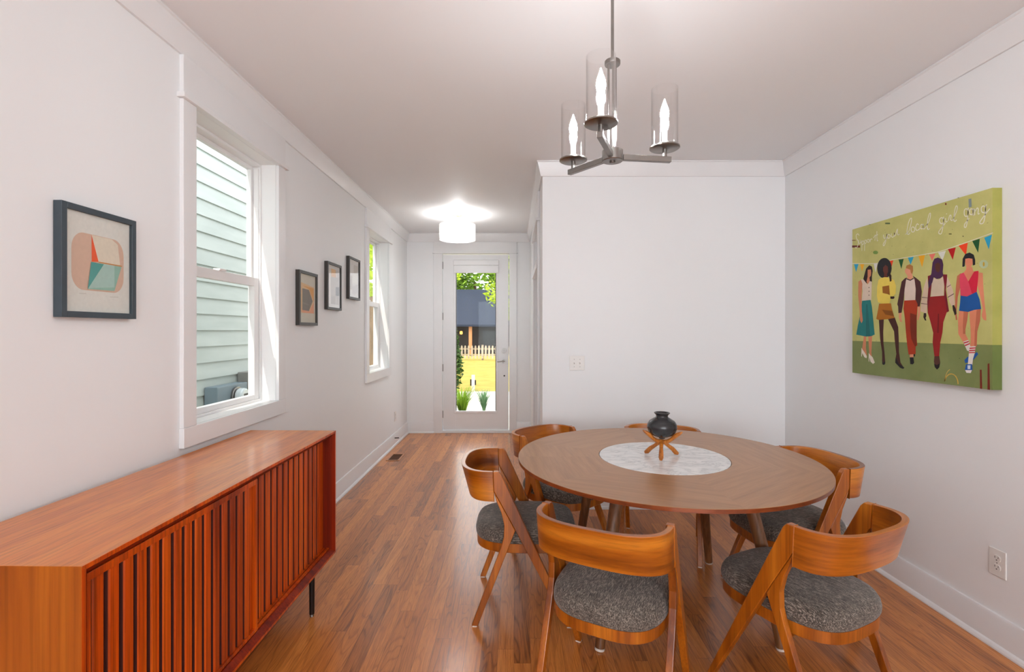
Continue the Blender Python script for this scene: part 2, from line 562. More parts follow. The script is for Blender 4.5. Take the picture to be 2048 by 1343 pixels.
def make_window(idx, ya):
    yb = ya + WIN_W
    r = bpy.data.objects.new('window_%d' % idx, None); COL.objects.link(r); struct(r)
    r.location = (XL, (ya + yb) / 2, WZ0)
    mi = Matrix.Translation((-XL, -(ya + yb) / 2, -WZ0))
    B = lambda b, n, mt, p=r, bv=0.002: b.build(n, mt, p, matrix=mi, bevel=bv)
    c = MB()
    c.box(XL, XL + 0.020, ya - 0.09, ya, WZ0, WZ1); c.box(XL, XL + 0.020, yb, yb + 0.09, WZ0, WZ1)
    c.box(XL, XL + 0.023, ya - 0.092, yb + 0.092, WZ0 - 0.09, WZ0 - 0.0005)
    B(c, 'casing', M_TRIM)
    B(MB().box(XL, XL + 0.020, ya - 0.09, yb + 0.09, WZ1 + 0.023, CEIL - 0.119), 'head_board', M_TRIM)
    B(MB().box(XL, XL + 0.036, ya - 0.108, yb + 0.108, WZ1, WZ1 + 0.0225), 'head_cap', M_TRIM)
    j = MB()
    for a0, a1, z0, z1 in ((ya - 0.012, ya, WZ0, WZ1), (yb, yb + 0.012, WZ0, WZ1), (ya - 0.012, yb + 0.012, WZ0 - 0.012, WZ0), (ya - 0.012, yb + 0.012, WZ1, WZ1 + 0.012)):
        j.box(XO, XL - 0.0005, a0, a1, z0, z1)
    B(j, 'jamb', M_VINYL, bv=None)
    s = MB()   # stops and tracks
    for a0, a1, z0, z1 in ((ya, ya + 0.010, WZ0, WZ1), (yb - 0.010, yb, WZ0, WZ1), (ya + 0.010, yb - 0.010, WZ0, WZ0 + 0.014), (ya + 0.010, yb - 0.010, WZ1 - 0.016, WZ1)):
        s.box(XO + 0.002, XL - 0.090, a0, a1, z0, z1)
    s.box(XO + 0.040, XL - 0.100, yb - 0.016, yb - 0.010, WZ0 + 0.75, WZ1 - 0.03)
    B(s, 'frame', M_VINYL)

    def sash(name, x0, x1, y0, y1, z0, z1, st, rb, rt):
        q = MB()
        q.box(x0, x1, y0, y0 + st, z0, z1); q.box(x0, x1, y1 - st, y1, z0, z1)
        q.box(x0, x1, y0 + st, y1 - st, z0, z0 + rb); q.box(x0, x1, y0 + st, y1 - st, z1 - rt, z1)
        so = B(q, name, M_VINYL)
        g = MB().box((x0 + x1) / 2 - 0.002, (x0 + x1) / 2 + 0.002, y0 + st - 0.004, y1 - st + 0.004, z0 + rb - 0.004, z1 - rt + 0.004)
        go = g.build('glass', M_GLASS, so, matrix=mi)
        go['label'] = 'clear window pane'
        return so
    sash('lower_sash', XO + 0.036, XO + 0.072, ya + 0.016, yb - 0.017, WZ0 + 0.014, 1.745, 0.050, 0.030, 0.052)
    sash('upper_sash', XO + 0.004, XO + 0.034, ya + 0.010, yb - 0.010, 1.70, WZ1 - 0.016, 0.024, 0.040, 0.022)
    B(MB().box(XO + 0.040, XO + 0.078, (ya + yb) / 2 - 0.03, (ya + yb) / 2 + 0.03, 1.745, 1.757), 'sash_lock', M_VINYL)
    return r


make_window(1, WIN_Y[0])
make_window(2, WIN_Y[1])


def make_front_door():
    r = bpy.data.objects.new('door_1', None); COL.objects.link(r); struct(r)
    r.location = ((DX0 + DX1) / 2, YD, 0)
    mi = Matrix.Translation((-(DX0 + DX1) / 2, -YD, 0))
    B = lambda b, n, mt, p=r, bv=0.002, **k: b.build(n, mt, p, matrix=mi, bevel=bv, **k)
    c = MB()
    c.box(DX0 - 0.118, DX0, YD - 0.020, YD - 0.0005, 0.0, DZ1); c.box(DX1, DX1 + 0.105, YD - 0.020, YD - 0.0005, 0.0, DZ1)
    B(c, 'casing', M_TRIM)
    B(MB().box(DX0 - 0.118, DX1 + 0.105, YD - 0.020, YD - 0.0005, DZ1 + 0.02, CEIL - 0.119), 'head_board', M_TRIM)
    B(MB().box(DX0 - 0.136, DX1 + 0.123, YD - 0.034, YD - 0.0005, DZ1, DZ1 + 0.0195), 'head_cap', M_TRIM)
    B(MB().box(DX0 + 0.0005, DX1 - 0.0005, YD - 0.02, YD + 0.15, 0.0005, 0.033), 'threshold', M_TRIM)
    x0, x1, z0, z1 = -0.989, -0.075, 0.041, 2.478
    y0, y1 = YD + 0.012, YD + 0.057
    gx0, gx1, gz0, gz1 = -0.815, -0.248, 0.299, 2.388
    d = MB()
    d.box(x0, gx0, y0, y1, z0, z1); d.box(gx1, x1, y0, y1, z0, z1)
    d.box(gx0, gx1, y0, y1, z0, gz0); d.box(gx0, gx1, y0, y1, gz1, z1)
    leaf = B(d, 'door_leaf', M_TRIM, bv=0.001)
    f = MB()
    for a in ((gx0 - 0.026, gx0 + 0.002, gz0 - 0.026, gz1 + 0.02), (gx1 - 0.002, gx1 + 0.022, gz0 - 0.026, gz1 + 0.02), (gx0 + 0.002, gx1 - 0.002, gz0 - 0.026, gz0 + 0.004), (gx0 + 0.002, gx1 - 0.002, gz1 - 0.002, gz1 + 0.02)):
        f.box(a[0], a[1], y0 - 0.009, y0 + 0.02, a[2], a[3])
    B(f, 'lite_frame', M_TRIM, bv=0.003)
    B(MB().box(gx0, gx1, y0 + 0.022, y0 + 0.028, gz0, gz1), 'glass', M_GLASS, bv=None)['label'] = 'tall clear door pane'
    dk = MB().box(gx1 - 0.012, gx1 - 0.002, y0 + 0.024, y1 + 0.004, gz0, gz1).box(gx0 + 0.002, gx0 + 0.010, y0 + 0.024, y1 + 0.004, gz0, gz1)
    B(dk, 'glazing_bead', M_DARKMETAL, bv=None)
    bl = MB().box(-0.843, -0.211, y0 - 0.034, y0 - 0.0095, 2.330, 2.402)
    bl.box(-0.838, -0.216, y0 - 0.028, y0 - 0.0095, 2.222, 2.329)
    B(bl, 'blind_housing', M_TRIM, bv=0.006)
    db = MB()
    fy = lambda cx, cz: (lambda u, v, w: (cx + u, w, cz + v))
    circ = lambda rr, n=24: [(rr * math.cos(2 * math.pi * i / n), rr * math.sin(2 * math.pi * i / n)) for i in range(n)]
    db.prism(circ(0.031), fy(-0.139, 1.141), y0 - 0.008, y0); db.prism(circ(0.018), fy(-0.139, 1.141), y0 - 0.020, y0 - 0.008); db.box(-0.143, -0.135, y0 - 0.030, y0 - 0.020, 1.125, 1.157)
    B(db, 'deadbolt', M_NICKEL)
    lv = MB(); lv.prism(circ(0.028), fy(-0.139, 0.995), y0 - 0.010, y0); lv.prism(circ(0.010), fy(-0.139, 0.995), y0 - 0.05, y0 - 0.010)
    lv.tube([(-0.130, y0 - 0.05, 0.996), (-0.17, y0 - 0.052, 0.997), (-0.232, y0 - 0.048, 0.990)], [0.010, 0.009, 0.007], 12)
    B(lv, 'lever_handle', M_NICKEL, bv=None, smooth=40)
    B(MB().prism(circ(0.011), fy(-0.135, 0.793), y0 - 0.006, y0), 'viewer_button', M_DARKMETAL, bv=None)
    for hz in (2.33, 1.62, 0.905, 0.257):
        h = MB(); h.tube([(x0 - 0.003, y0 - 0.004, hz - 0.05), (x0 - 0.003, y0 - 0.004, hz + 0.05)], 0.006, 10)
        B(h, 'hinge', M_NICKEL, bv=None, smooth=40)
    return r


make_front_door()


def make_hall_door():
    r = bpy.data.objects.new('door_2', None); COL.objects.link(r); struct(r)
    r.location = (XH, (D2Y0 + D2Y1) / 2, 0)
    mi = Matrix.Translation((-XH, -(D2Y0 + D2Y1) / 2, 0))
    B = lambda b, n, mt, p=r, bv=0.002: b.build(n, mt, p, matrix=mi, bevel=bv)
    c = MB()
    c.box(XH - 0.020, XH - 0.0005, D2Y0 - 0.09, D2Y0, 0, D2Z); c.box(XH - 0.020, XH - 0.0005, D2Y1, D2Y1 + 0.09, 0, D2Z)
    B(c, 'casing', M_TRIM)
    B(MB().box(XH - 0.020, XH - 0.0005, D2Y0 - 0.09, D2Y1 + 0.09, D2Z + 0.0225, CEIL - 0.119), 'head_board', M_TRIM)
    B(MB().box(XH - 0.036, XH - 0.0005, D2Y0 - 0.108, D2Y1 + 0.108, D2Z, D2Z + 0.022), 'head_cap', M_TRIM)
    B(MB().box(XH - 0.030, XH + 0.135, D2Y0 + 0.0005, D2Y1 - 0.0005, 1.985, 2.05), 'transom_bar', M_TRIM)
    B(MB().box(XH + 0.05, XH + 0.09, D2Y0 + 0.0005, D2Y1 - 0.0005, 0.008, 1.98), 'door_leaf', M_TRIM)
    B(MB().box(XH + 0.05, XH + 0.07, D2Y0 + 0.0005, D2Y1 - 0.0005, 2.055, D2Z - 0.002), 'transom_panel', M_TRIM)
    return r


make_hall_door()

# ------------------------------------------------------------------ wall fittings
def make_outlet(name, label, loc, rz):
    """local: plate in the XZ plane, facing -Y"""
    t = thing(name, label, 'outlet', loc, rz)
    MB().box(-0.039, 0.039, -0.006, 0, -0.061, 0.061).build('cover_plate', M_PLASTIC, t, bevel=0.004)
    for s in (1, -1):
        n = 20
        poly = [(0.0175 * math.cos(2 * math.pi * i / n), max(-0.0135, min(0.0135, 0.0175 * math.sin(2 * math.pi * i / n))) + s * 0.020) for i in range(n)]
        rc = MB().prism(poly, lambda u, v, w: (u, w, v), -0.0085, -0.0061).build('receptacle', M_PLASTIC, t)
        sl = MB()
        sl.box(-0.0085, -0.0062, -0.0089, -0.0086, s * 0.020 + 0.000, s * 0.020 + 0.009)
        sl.box(0.0062, 0.0085, -0.0089, -0.0086, s * 0.020 + 0.001, s * 0.020 + 0.008)
        sl.box(-0.0025, 0.0025, -0.0089, -0.0086, s * 0.020 - 0.0095, s * 0.020 - 0.005)
        sl.build('slots', M_SLOT, rc)
    MB().prism([(0.0025 * math.cos(a), 0.0025 * math.sin(a)) for a in (i * math.pi / 6 for i in range(12))], lambda u, v, w: (u, w, v), -0.0072, -0.0061).build('screw', M_NICKEL, t)
    return t


make_outlet('wall_outlet', 'white duplex power outlet low on the right wall above the baseboard', (XR - 0.0005, 2.188, 0.381), -math.pi / 2)
make_outlet('wall_outlet', 'small white power outlet low on the left wall near the front door corner', (XL + 0.0005, 6.117, 0.35), math.pi / 2)

t = thing('light_switch', 'white double light switch plate on the partition wall left of the picture', 'switch', (0.504, YP - 0.0005, 1.162))
MB().box(-0.060, 0.060, -0.006, 0, -0.058, 0.058).build('cover_plate', M_PLASTIC, t, bevel=0.004)
for s in (-1, 1):
    MB().box(s * 0.023 - 0.005, s * 0.023 + 0.005, -0.0075, -0.0061, -0.012, 0.012).build('toggle_collar', M_PLASTIC, t)
    MB().add([(s * 0.023 - 0.004, -0.0076, -0.008), (s * 0.023 + 0.004, -0.0076, -0.008), (s * 0.023 + 0.004, -0.0076, 0.006), (s * 0.023 - 0.004, -0.0076, 0.006),
              (s * 0.023 - 0.003, -0.019, 0.004), (s * 0.023 + 0.003, -0.019, 0.004), (s * 0.023 + 0.003, -0.017, 0.009), (s * 0.023 - 0.003, -0.017, 0.009)],
             [(0, 1, 2, 3), (4, 5, 6, 7), (0, 1, 5, 4), (1, 2, 6, 5), (2, 3, 7, 6), (3, 0, 4, 7)]).build('toggle', M_PLASTIC, t)
    for z in (-0.03, 0.03):
        MB().prism([(s * 0.023 + 0.003 * math.cos(a), z + 0.003 * math.sin(a)) for a in (i * math.pi / 6 for i in range(12))], lambda u, v, w: (u, w, v), -0.0072, -0.0061).build('screw', M_NICKEL, t)

t = thing('floor_register', 'wooden floor heating register set in the floor by the left wall', 'floor vent', (-1.328, 5.478, 0.0))
f = MB()
for a in ((-0.073, 0.073, -0.148, -0.128), (-0.073, 0.073, 0.128, 0.148), (-0.073, -0.053, -0.128, 0.128), (0.053, 0.073, -0.128, 0.128)):
    f.box(a[0], a[1], a[2], a[3], 0.0005, 0.006)
M_REG = wood('register_oak', C(150, 92, 50), C(186, 122, 76), C(204, 142, 94), (30, 3, 30))
f.build('frame', M_REG, t, bevel=0.002)
l = MB()
for i in range(16):
    y = -0.124 + i * 0.0165
    l.box(-0.053, 0.053, y, y + 0.008, 0.0008, 0.004)
l.build('louvers', plain('register_louver', C(96, 54, 22), 0.5), t)
MB().box(-0.053, 0.053, -0.128, 0.128, 0.0003, 0.0007).build('duct', M_SLOT, t)

t = thing('door_stop', 'small spring door stop on the left baseboard near the front door', 'door stop', (XL + 0.0145, 6.04, 0.095))
MB().tube([(0, 0, 0), (0.055, 0, 0.002)], 0.006, 10).build('spring', M_DARKMETAL, t, smooth=40)
MB().tube([(0.0551, 0, 0.002), (0.068, 0, 0.002)], 0.008, 10).build('tip', M_PLASTIC, t, smooth=40)

# ------------------------------------------------------------------ framed prints on the left wall
def rrect(x0, x1, z0, z1, r, n=8):
    pts = []
    for cx, cz, a in ((x1 - r, z1 - r, 0), (x0 + r, z1 - r, 90), (x0 + r, z0 + r, 180), (x1 - r, z0 + r, 270)):
        for i in range(n + 1):
            t_ = math.radians(a + 90 * i / n)
            pts.append((cx + r * math.cos(t_), cz + r * math.sin(t_)))
    return pts


def flat(b, pts, fn, layer, col):
    k = len(b.v)
    b.v += [fn(u, v, layer) for u, v in pts]
    b.face(range(k, k + len(pts)), col=C(*col))


def make_print(label, yc, z0, art, mframe, w=0.312, h=0.380):
    """hangs on the left wall; local: x out of the wall, y along it, z up"""
    t = thing('framed_print', label, 'picture', (XL + 0.001, yc, z0), 0, 'framed prints on the left wall')
    fr = MB(); bd, dp = 0.020, 0.028
    for a in ((-w / 2, -w / 2 + bd, 0, h), (w / 2 - bd, w / 2, 0, h), (-w / 2 + bd, w / 2 - bd, 0, bd), (-w / 2 + bd, w / 2 - bd, h - bd, h)):
        fr.box(0, dp, a[0], a[1], a[2], a[3])
    fr.build('frame', mframe, t, bevel=0.001)
    p = MB()
    fn = lambda u, v, k: (0.016 + 0.00025 * k, -w / 2 + bd + u * (w - 2 * bd), bd + (1 - v) * (h - 2 * bd))
    for k, (col, pts) in enumerate(art): flat(p, pts, fn, k, col)
    p.build('print', M_PAINT, t)
    MB().box(0.0215, 0.023, -w / 2 + bd, w / 2 - bd, bd, h - bd).build('glass', M_PICGLASS, t)
    return t


FULL = [(0, 0), (1, 0), (1, 1), (0, 1)]
PAPER = (222, 222, 214)
art1 = [(PAPER, FULL), ((212, 180, 158), rrect(0.10, 0.90, 0.20, 0.78, 0.17)),
        ((222, 212, 192), [(0.39, 0.205), (0.70, 0.205), (0.80, 0.25), (0.84, 0.47), (0.38, 0.47)]),
        ((234, 92, 44), [(0.385, 0.205), (0.49, 0.47), (0.385, 0.48)]),
        ((206, 140, 70), [(0.49, 0.468), (0.87, 0.472), (0.87, 0.482), (0.49, 0.478)]),
        ((146, 188, 172), [(0.38, 0.485), (0.86, 0.485), (0.74, 0.76), (0.33, 0.765)]),
        ((168, 200, 190), [(0.56, 0.485), (0.74, 0.485), (0.74, 0.72), (0.34, 0.755)]),
        ((84, 158, 150), [(0.375, 0.484), (0.57, 0.486), (0.325, 0.765)]),
        ((196, 192, 182), [(0.20, 0.815), (0.30, 0.812), (0.30, 0.818), (0.20, 0.82)]),
        ((196, 192, 182), [(0.66, 0.825), (0.80, 0.82), (0.80, 0.826), (0.66, 0.83)])]
art2 = [((214, 208, 190), FULL), ((228, 190, 140), [(0.10, 0.18), (0.90, 0.24), (0.90, 0.80), (0.10, 0.80)]),
        ((224, 160, 80), [(0.20, 0.24), (0.90, 0.26), (0.90, 0.56), (0.60, 0.30)]),
        ((232, 162, 124), [(0.16, 0.70), (0.60, 0.76), (0.90, 0.56), (0.90, 0.80), (0.16, 0.80)]),
        ((130, 122, 112), [(0.18, 0.30), (0.58, 0.31), (0.82, 0.54), (0.58, 0.755), (0.18, 0.745)]),
        ((150, 138, 124), [(0.18, 0.58), (0.58, 0.61), (0.58, 0.64), (0.18, 0.61)])]
art3 = [((214, 210, 204), FULL), ((206, 198, 190), [(0.10, 0.08), (0.92, 0.08), (0.92, 0.92), (0.10, 0.92)]),
        ((186, 178, 170), [(0.26, 0.26), (0.92, 0.26), (0.92, 0.92), (0.26, 0.92)]),
        ((226, 176, 112), [(0.30, 0.08), (0.66, 0.08), (0.66, 0.27), (0.30, 0.27)]),
        ((222, 216, 210), [(0.10, 0.16), (0.26, 0.16), (0.26, 0.92), (0.10, 0.92)]),
        ((112, 106, 106), [(0.66, 0.50), (0.94, 0.48), (0.94, 0.70), (0.66, 0.71)]),
        ((170, 160, 152), [(0.30, 0.74), (0.62, 0.72), (0.62, 0.92), (0.30, 0.92)])]
art4 = [((216, 211, 205), FULL), ((198, 190, 180), [(0.50, 0.12), (0.90, 0.12), (0.90, 0.34), (0.50, 0.34)]),
        ((196, 188, 180), [(0.10, 0.44), (0.34, 0.44), (0.34, 0.80), (0.10, 0.80)]),
        ((228, 224, 214), [(0.34, 0.36), (0.92, 0.32), (0.92, 0.60), (0.34, 0.62)]),
        ((202, 196, 192), [(0.34, 0.72), (0.92, 0.62), (0.92, 0.86), (0.34, 0.92)])]
make_print('charcoal framed print of a peach rounded square with teal and orange facets, above the sideboard', 1.734, 1.465, art1, M_FRAME, 0.312, 0.378)
make_print('black framed print of a grey pentagon on orange, lowest of the stepped trio', 3.485, 1.458, art2, M_FRAMEB)
make_print('black framed print with an orange patch and grey blocks, middle of the stepped trio', 3.99, 1.589, art3, M_FRAMEB)
make_print('black framed pale grey print, highest of the stepped trio, beside the far window', 4.49, 1.706, art4, M_FRAMEB)

# ------------------------------------------------------------------ painted canvas on the right wall
PAINT = [
(1,(40, 165, 205),[(0.017,0.756),(0.061,0.751),(0.037,0.698)]),
(1,(240, 175, 30),[(0.077,0.748),(0.116,0.743),(0.096,0.696)]),
(1,(228, 228, 222),[(0.203,0.733),(0.238,0.732),(0.218,0.674)]),
(1,(240, 70, 25),[(0.336,0.733),(0.369,0.732),(0.355,0.694)]),
(1,(15, 85, 40),[(0.410,0.731),(0.450,0.729),(0.432,0.670)]),
(1,(40, 165, 205),[(0.481,0.732),(0.525,0.730),(0.502,0.687)]),
(1,(240, 175, 30),[(0.558,0.731),(0.604,0.728),(0.584,0.660)]),
(1,(230, 120, 105),[(0.632,0.727),(0.674,0.727),(0.652,0.688)]),
(1,(228, 228, 222),[(0.691,0.729),(0.740,0.731),(0.718,0.678)]),
(1,(190, 15, 20),[(0.752,0.738),(0.800,0.739),(0.782,0.675)]),
(1,(240, 70, 25),[(0.816,0.745),(0.869,0.752),(0.859,0.688)]),
(1,(15, 85, 40),[(0.894,0.756),(0.935,0.760),(0.926,0.690)]),
(1,(40, 165, 205),[(0.958,0.761),(0.998,0.769),(0.982,0.698)]),
(2,(42, 24, 24),[(0.113,0.610),(0.108,0.647),(0.133,0.710),(0.163,0.729),(0.187,0.717),(0.194,0.688),(0.187,0.653),(0.187,0.610),(0.173,0.603),(0.148,0.614),(0.133,0.608)]),
(3,(208, 135, 98),[(0.148,0.701),(0.178,0.699),(0.181,0.679),(0.178,0.658),(0.165,0.647),(0.168,0.626),(0.155,0.595),(0.138,0.622),(0.148,0.654)]),
(4,(222, 205, 185),[(0.087,0.642),(0.108,0.641),(0.148,0.601),(0.168,0.623),(0.187,0.617),(0.182,0.496),(0.092,0.496),(0.102,0.560)]),
(5,(60, 40, 35),[(0.165,0.580),(0.164,0.578),(0.161,0.577),(0.158,0.578),(0.157,0.581),(0.158,0.583),(0.161,0.584),(0.164,0.583)]),
(5,(60, 40, 35),[(0.165,0.555),(0.164,0.552),(0.161,0.552),(0.158,0.553),(0.157,0.556),(0.158,0.558),(0.161,0.559),(0.164,0.558)]),
(5,(60, 40, 35),[(0.165,0.530),(0.164,0.527),(0.161,0.526),(0.158,0.528),(0.157,0.530),(0.158,0.533),(0.161,0.534),(0.164,0.532)]),
(2,(208, 135, 98),[(0.113,0.260),(0.135,0.260),(0.131,0.180),(0.141,0.130),(0.123,0.129),(0.097,0.171)]),
(2,(208, 135, 98),[(0.153,0.260),(0.189,0.260),(0.182,0.146),(0.192,0.097),(0.173,0.102),(0.163,0.145)]),
(4,(32, 126, 126),[(0.097,0.496),(0.175,0.498),(0.187,0.453),(0.212,0.268),(0.182,0.257),(0.133,0.254),(0.040,0.266),(0.056,0.333),(0.082,0.414)]),
(5,(24, 105, 108),[(0.133,0.470),(0.148,0.470),(0.173,0.256),(0.133,0.254)]),
(6,(208, 135, 98),[(0.061,0.630),(0.087,0.641),(0.100,0.611),(0.092,0.531),(0.094,0.428),(0.104,0.362),(0.092,0.344),(0.077,0.363),(0.073,0.429),(0.059,0.534)]),
(3,(232, 222, 208),[(0.090,0.178),(0.102,0.164),(0.123,0.143),(0.141,0.122),(0.138,0.108),(0.118,0.114),(0.097,0.142),(0.094,0.116),(0.088,0.120)]),
(3,(232, 222, 208),[(0.158,0.145),(0.173,0.131),(0.194,0.118),(0.213,0.084),(0.197,0.074),(0.175,0.088),(0.163,0.116),(0.163,0.084),(0.157,0.091)]),
(2,(33, 33, 37),[(0.356,0.685),(0.354,0.669),(0.348,0.654),(0.339,0.641),(0.326,0.633),(0.312,0.628),(0.296,0.627),(0.280,0.631),(0.264,0.639),(0.251,0.651),(0.241,0.666),(0.235,0.683),(0.233,0.701),(0.235,0.718),(0.241,0.733),(0.251,0.745),(0.264,0.754),(0.280,0.758),(0.296,0.758),(0.312,0.754),(0.326,0.745),(0.339,0.733),(0.348,0.718),(0.354,0.702)]),
(3,(98, 48, 38),[(0.285,0.698),(0.305,0.712),(0.325,0.699),(0.327,0.665),(0.318,0.652),(0.323,0.630),(0.291,0.633),(0.294,0.658),(0.285,0.677)]),
(2,(70, 33, 26),[(0.248,0.366),(0.291,0.366),(0.286,0.282),(0.288,0.213),(0.296,0.158),(0.303,0.089),(0.291,0.075),(0.277,0.081),(0.276,0.157),(0.259,0.240)]),
(2,(70, 33, 26),[(0.323,0.371),(0.380,0.377),(0.408,0.316),(0.412,0.243),(0.414,0.163),(0.426,0.098),(0.451,0.070),(0.435,0.062),(0.401,0.089),(0.384,0.108),(0.393,0.149),(0.380,0.235),(0.375,0.289)]),
(3,(26, 22, 24),[(0.276,0.108),(0.286,0.087),(0.303,0.100),(0.303,0.083),(0.292,0.074),(0.279,0.077)]),
(3,(26, 22, 24),[(0.388,0.129),(0.414,0.090),(0.456,0.070),(0.447,0.061),(0.422,0.066),(0.384,0.095)]),
(4,(236, 212, 95),[(0.245,0.622),(0.264,0.631),(0.296,0.635),(0.323,0.631),(0.342,0.622),(0.375,0.609),(0.391,0.570),(0.388,0.523),(0.367,0.505),(0.345,0.513),(0.347,0.486),(0.336,0.463),(0.277,0.465),(0.242,0.478),(0.231,0.521),(0.235,0.584)]),
(5,(150, 92, 18),[(0.279,0.577),(0.336,0.579),(0.342,0.517),(0.323,0.525),(0.282,0.535)]),
(5,(178, 108, 18),[(0.251,0.468),(0.351,0.465),(0.358,0.431),(0.380,0.373),(0.323,0.366),(0.245,0.363),(0.226,0.370),(0.242,0.429)]),
(6,(140, 82, 12),[(0.277,0.428),(0.362,0.417),(0.375,0.383),(0.305,0.396)]),
(6,(52, 24, 20),[(0.330,0.651),(0.342,0.655),(0.354,0.641),(0.356,0.604),(0.342,0.601),(0.339,0.623)]),
(6,(52, 24, 20),[(0.345,0.508),(0.375,0.507),(0.381,0.499),(0.371,0.491),(0.347,0.494)]),
(3,(178, 122, 62),[(0.466,0.671),(0.472,0.686),(0.496,0.690),(0.519,0.677),(0.521,0.648),(0.514,0.629),(0.504,0.640),(0.500,0.657),(0.480,0.666)]),
(2,(226, 156, 122),[(0.461,0.665),(0.480,0.672),(0.508,0.655),(0.514,0.626),(0.519,0.610),(0.500,0.596),(0.476,0.608),(0.480,0.621),(0.472,0.631),(0.459,0.649)]),
(3,(224, 208, 192),[(0.468,0.606),(0.500,0.596),(0.531,0.602),(0.540,0.556),(0.536,0.471),(0.459,0.475),(0.455,0.531)]),
(2,(226, 156, 122),[(0.414,0.405),(0.435,0.405),(0.433,0.368),(0.439,0.345),(0.422,0.349),(0.412,0.376)]),
(2,(226, 156, 122),[(0.554,0.438),(0.571,0.434),(0.570,0.384),(0.558,0.353),(0.548,0.359),(0.554,0.397)]),
(4,(76, 40, 40),[(0.476,0.614),(0.468,0.596),(0.458,0.544),(0.451,0.479),(0.443,0.441),(0.435,0.403),(0.410,0.401),(0.408,0.442),(0.401,0.456),(0.420,0.534),(0.435,0.593),(0.459,0.610)]),
(4,(76, 40, 40),[(0.519,0.619),(0.547,0.600),(0.573,0.579),(0.583,0.521),(0.577,0.471),(0.568,0.434),(0.547,0.435),(0.537,0.474),(0.540,0.537),(0.531,0.596)]),
(4,(76, 40, 40),[(0.476,0.608),(0.500,0.598),(0.523,0.606),(0.525,0.600),(0.500,0.591),(0.472,0.602)]),
(3,(226, 156, 122),[(0.496,0.154),(0.523,0.155),(0.523,0.136),(0.496,0.134)]),
(5,(172, 54, 18),[(0.455,0.476),(0.540,0.474),(0.554,0.448),(0.547,0.372),(0.545,0.283),(0.550,0.207),(0.539,0.200),(0.539,0.156),(0.488,0.150),(0.476,0.218),(0.468,0.283),(0.459,0.374),(0.449,0.427)]),
(6,(128, 42, 14),[(0.500,0.399),(0.547,0.385),(0.547,0.207),(0.535,0.200),(0.508,0.244),(0.500,0.315)]),
(4,(22, 20, 24),[(0.496,0.134),(0.523,0.136),(0.528,0.104),(0.519,0.094),(0.500,0.094)]),
(4,(22, 20, 24),[(0.523,0.156),(0.533,0.158),(0.535,0.146),(0.527,0.137)]),
(2,(216, 192, 168),[(0.620,0.595),(0.626,0.540),(0.620,0.459),(0.616,0.391),(0.573,0.406),(0.577,0.461),(0.596,0.543),(0.612,0.583)]),
(2,(216, 192, 168),[(0.749,0.588),(0.762,0.561),(0.783,0.513),(0.797,0.435),(0.776,0.424),(0.762,0.450),(0.747,0.503),(0.744,0.556)]),
(3,(95, 70, 70),[(0.583,0.489),(0.623,0.482),(0.623,0.479),(0.582,0.485)]),
(3,(95, 70, 70),[(0.577,0.454),(0.621,0.446),(0.621,0.443),(0.576,0.450)]),
(3,(95, 70, 70),[(0.747,0.533),(0.770,0.543),(0.772,0.541),(0.748,0.529)]),
(3,(95, 70, 70),[(0.751,0.477),(0.789,0.494),(0.790,0.490),(0.752,0.473)]),
(3,(218, 198, 175),[(0.656,0.592),(0.695,0.577),(0.725,0.591),(0.729,0.538),(0.726,0.481),(0.644,0.484),(0.648,0.552)]),
(4,(122, 22, 38),[(0.623,0.605),(0.656,0.612),(0.648,0.545),(0.640,0.485),(0.636,0.431),(0.623,0.397),(0.620,0.459),(0.628,0.540)]),
(4,(122, 22, 38),[(0.721,0.604),(0.749,0.600),(0.746,0.562),(0.740,0.517),(0.751,0.451),(0.760,0.399),(0.747,0.393),(0.741,0.425),(0.729,0.479),(0.732,0.537)]),
(3,(82, 46, 36),[(0.668,0.154),(0.698,0.155),(0.705,0.116),(0.698,0.089),(0.683,0.076),(0.670,0.090),(0.664,0.120)]),
(4,(30, 20, 22),[(0.665,0.107),(0.683,0.101),(0.704,0.113),(0.699,0.089),(0.685,0.076),(0.670,0.088)]),
(5,(152, 27, 27),[(0.640,0.486),(0.729,0.486),(0.741,0.445),(0.747,0.396),(0.725,0.341),(0.719,0.282),(0.706,0.229),(0.698,0.152),(0.668,0.149),(0.656,0.228),(0.660,0.281),(0.640,0.349),(0.623,0.397),(0.630,0.445)]),
(6,(112, 16, 20),[(0.691,0.388),(0.698,0.388),(0.695,0.282),(0.687,0.281)]),
(3,(45, 24, 20),[(0.596,0.395),(0.612,0.394),(0.614,0.377),(0.608,0.367),(0.614,0.351),(0.604,0.352),(0.593,0.371)]),
(3,(45, 24, 20),[(0.780,0.430),(0.790,0.431),(0.801,0.410),(0.805,0.384),(0.794,0.375),(0.789,0.391),(0.783,0.404)]),
(6,(72, 37, 74),[(0.656,0.679),(0.668,0.698),(0.691,0.701),(0.717,0.687),(0.725,0.656),(0.721,0.617),(0.725,0.597),(0.706,0.583),(0.683,0.582),(0.664,0.594),(0.654,0.565),(0.630,0.533),(0.626,0.568),(0.648,0.619),(0.652,0.653)]),
(7,(86, 46, 32),[(0.673,0.667),(0.691,0.674),(0.706,0.662),(0.706,0.632),(0.695,0.617),(0.681,0.625),(0.673,0.643)]),
(3,(226, 142, 108),[(0.853,0.670),(0.896,0.670),(0.898,0.639),(0.886,0.623),(0.894,0.622),(0.899,0.602),(0.906,0.595),(0.875,0.546),(0.843,0.596),(0.860,0.613),(0.861,0.632),(0.856,0.638)]),
(5,(33, 33, 37),[(0.839,0.631),(0.841,0.672),(0.856,0.695),(0.880,0.699),(0.903,0.684),(0.911,0.656),(0.911,0.631),(0.898,0.629),(0.896,0.664),(0.876,0.670),(0.856,0.670),(0.853,0.633),(0.846,0.629)]),
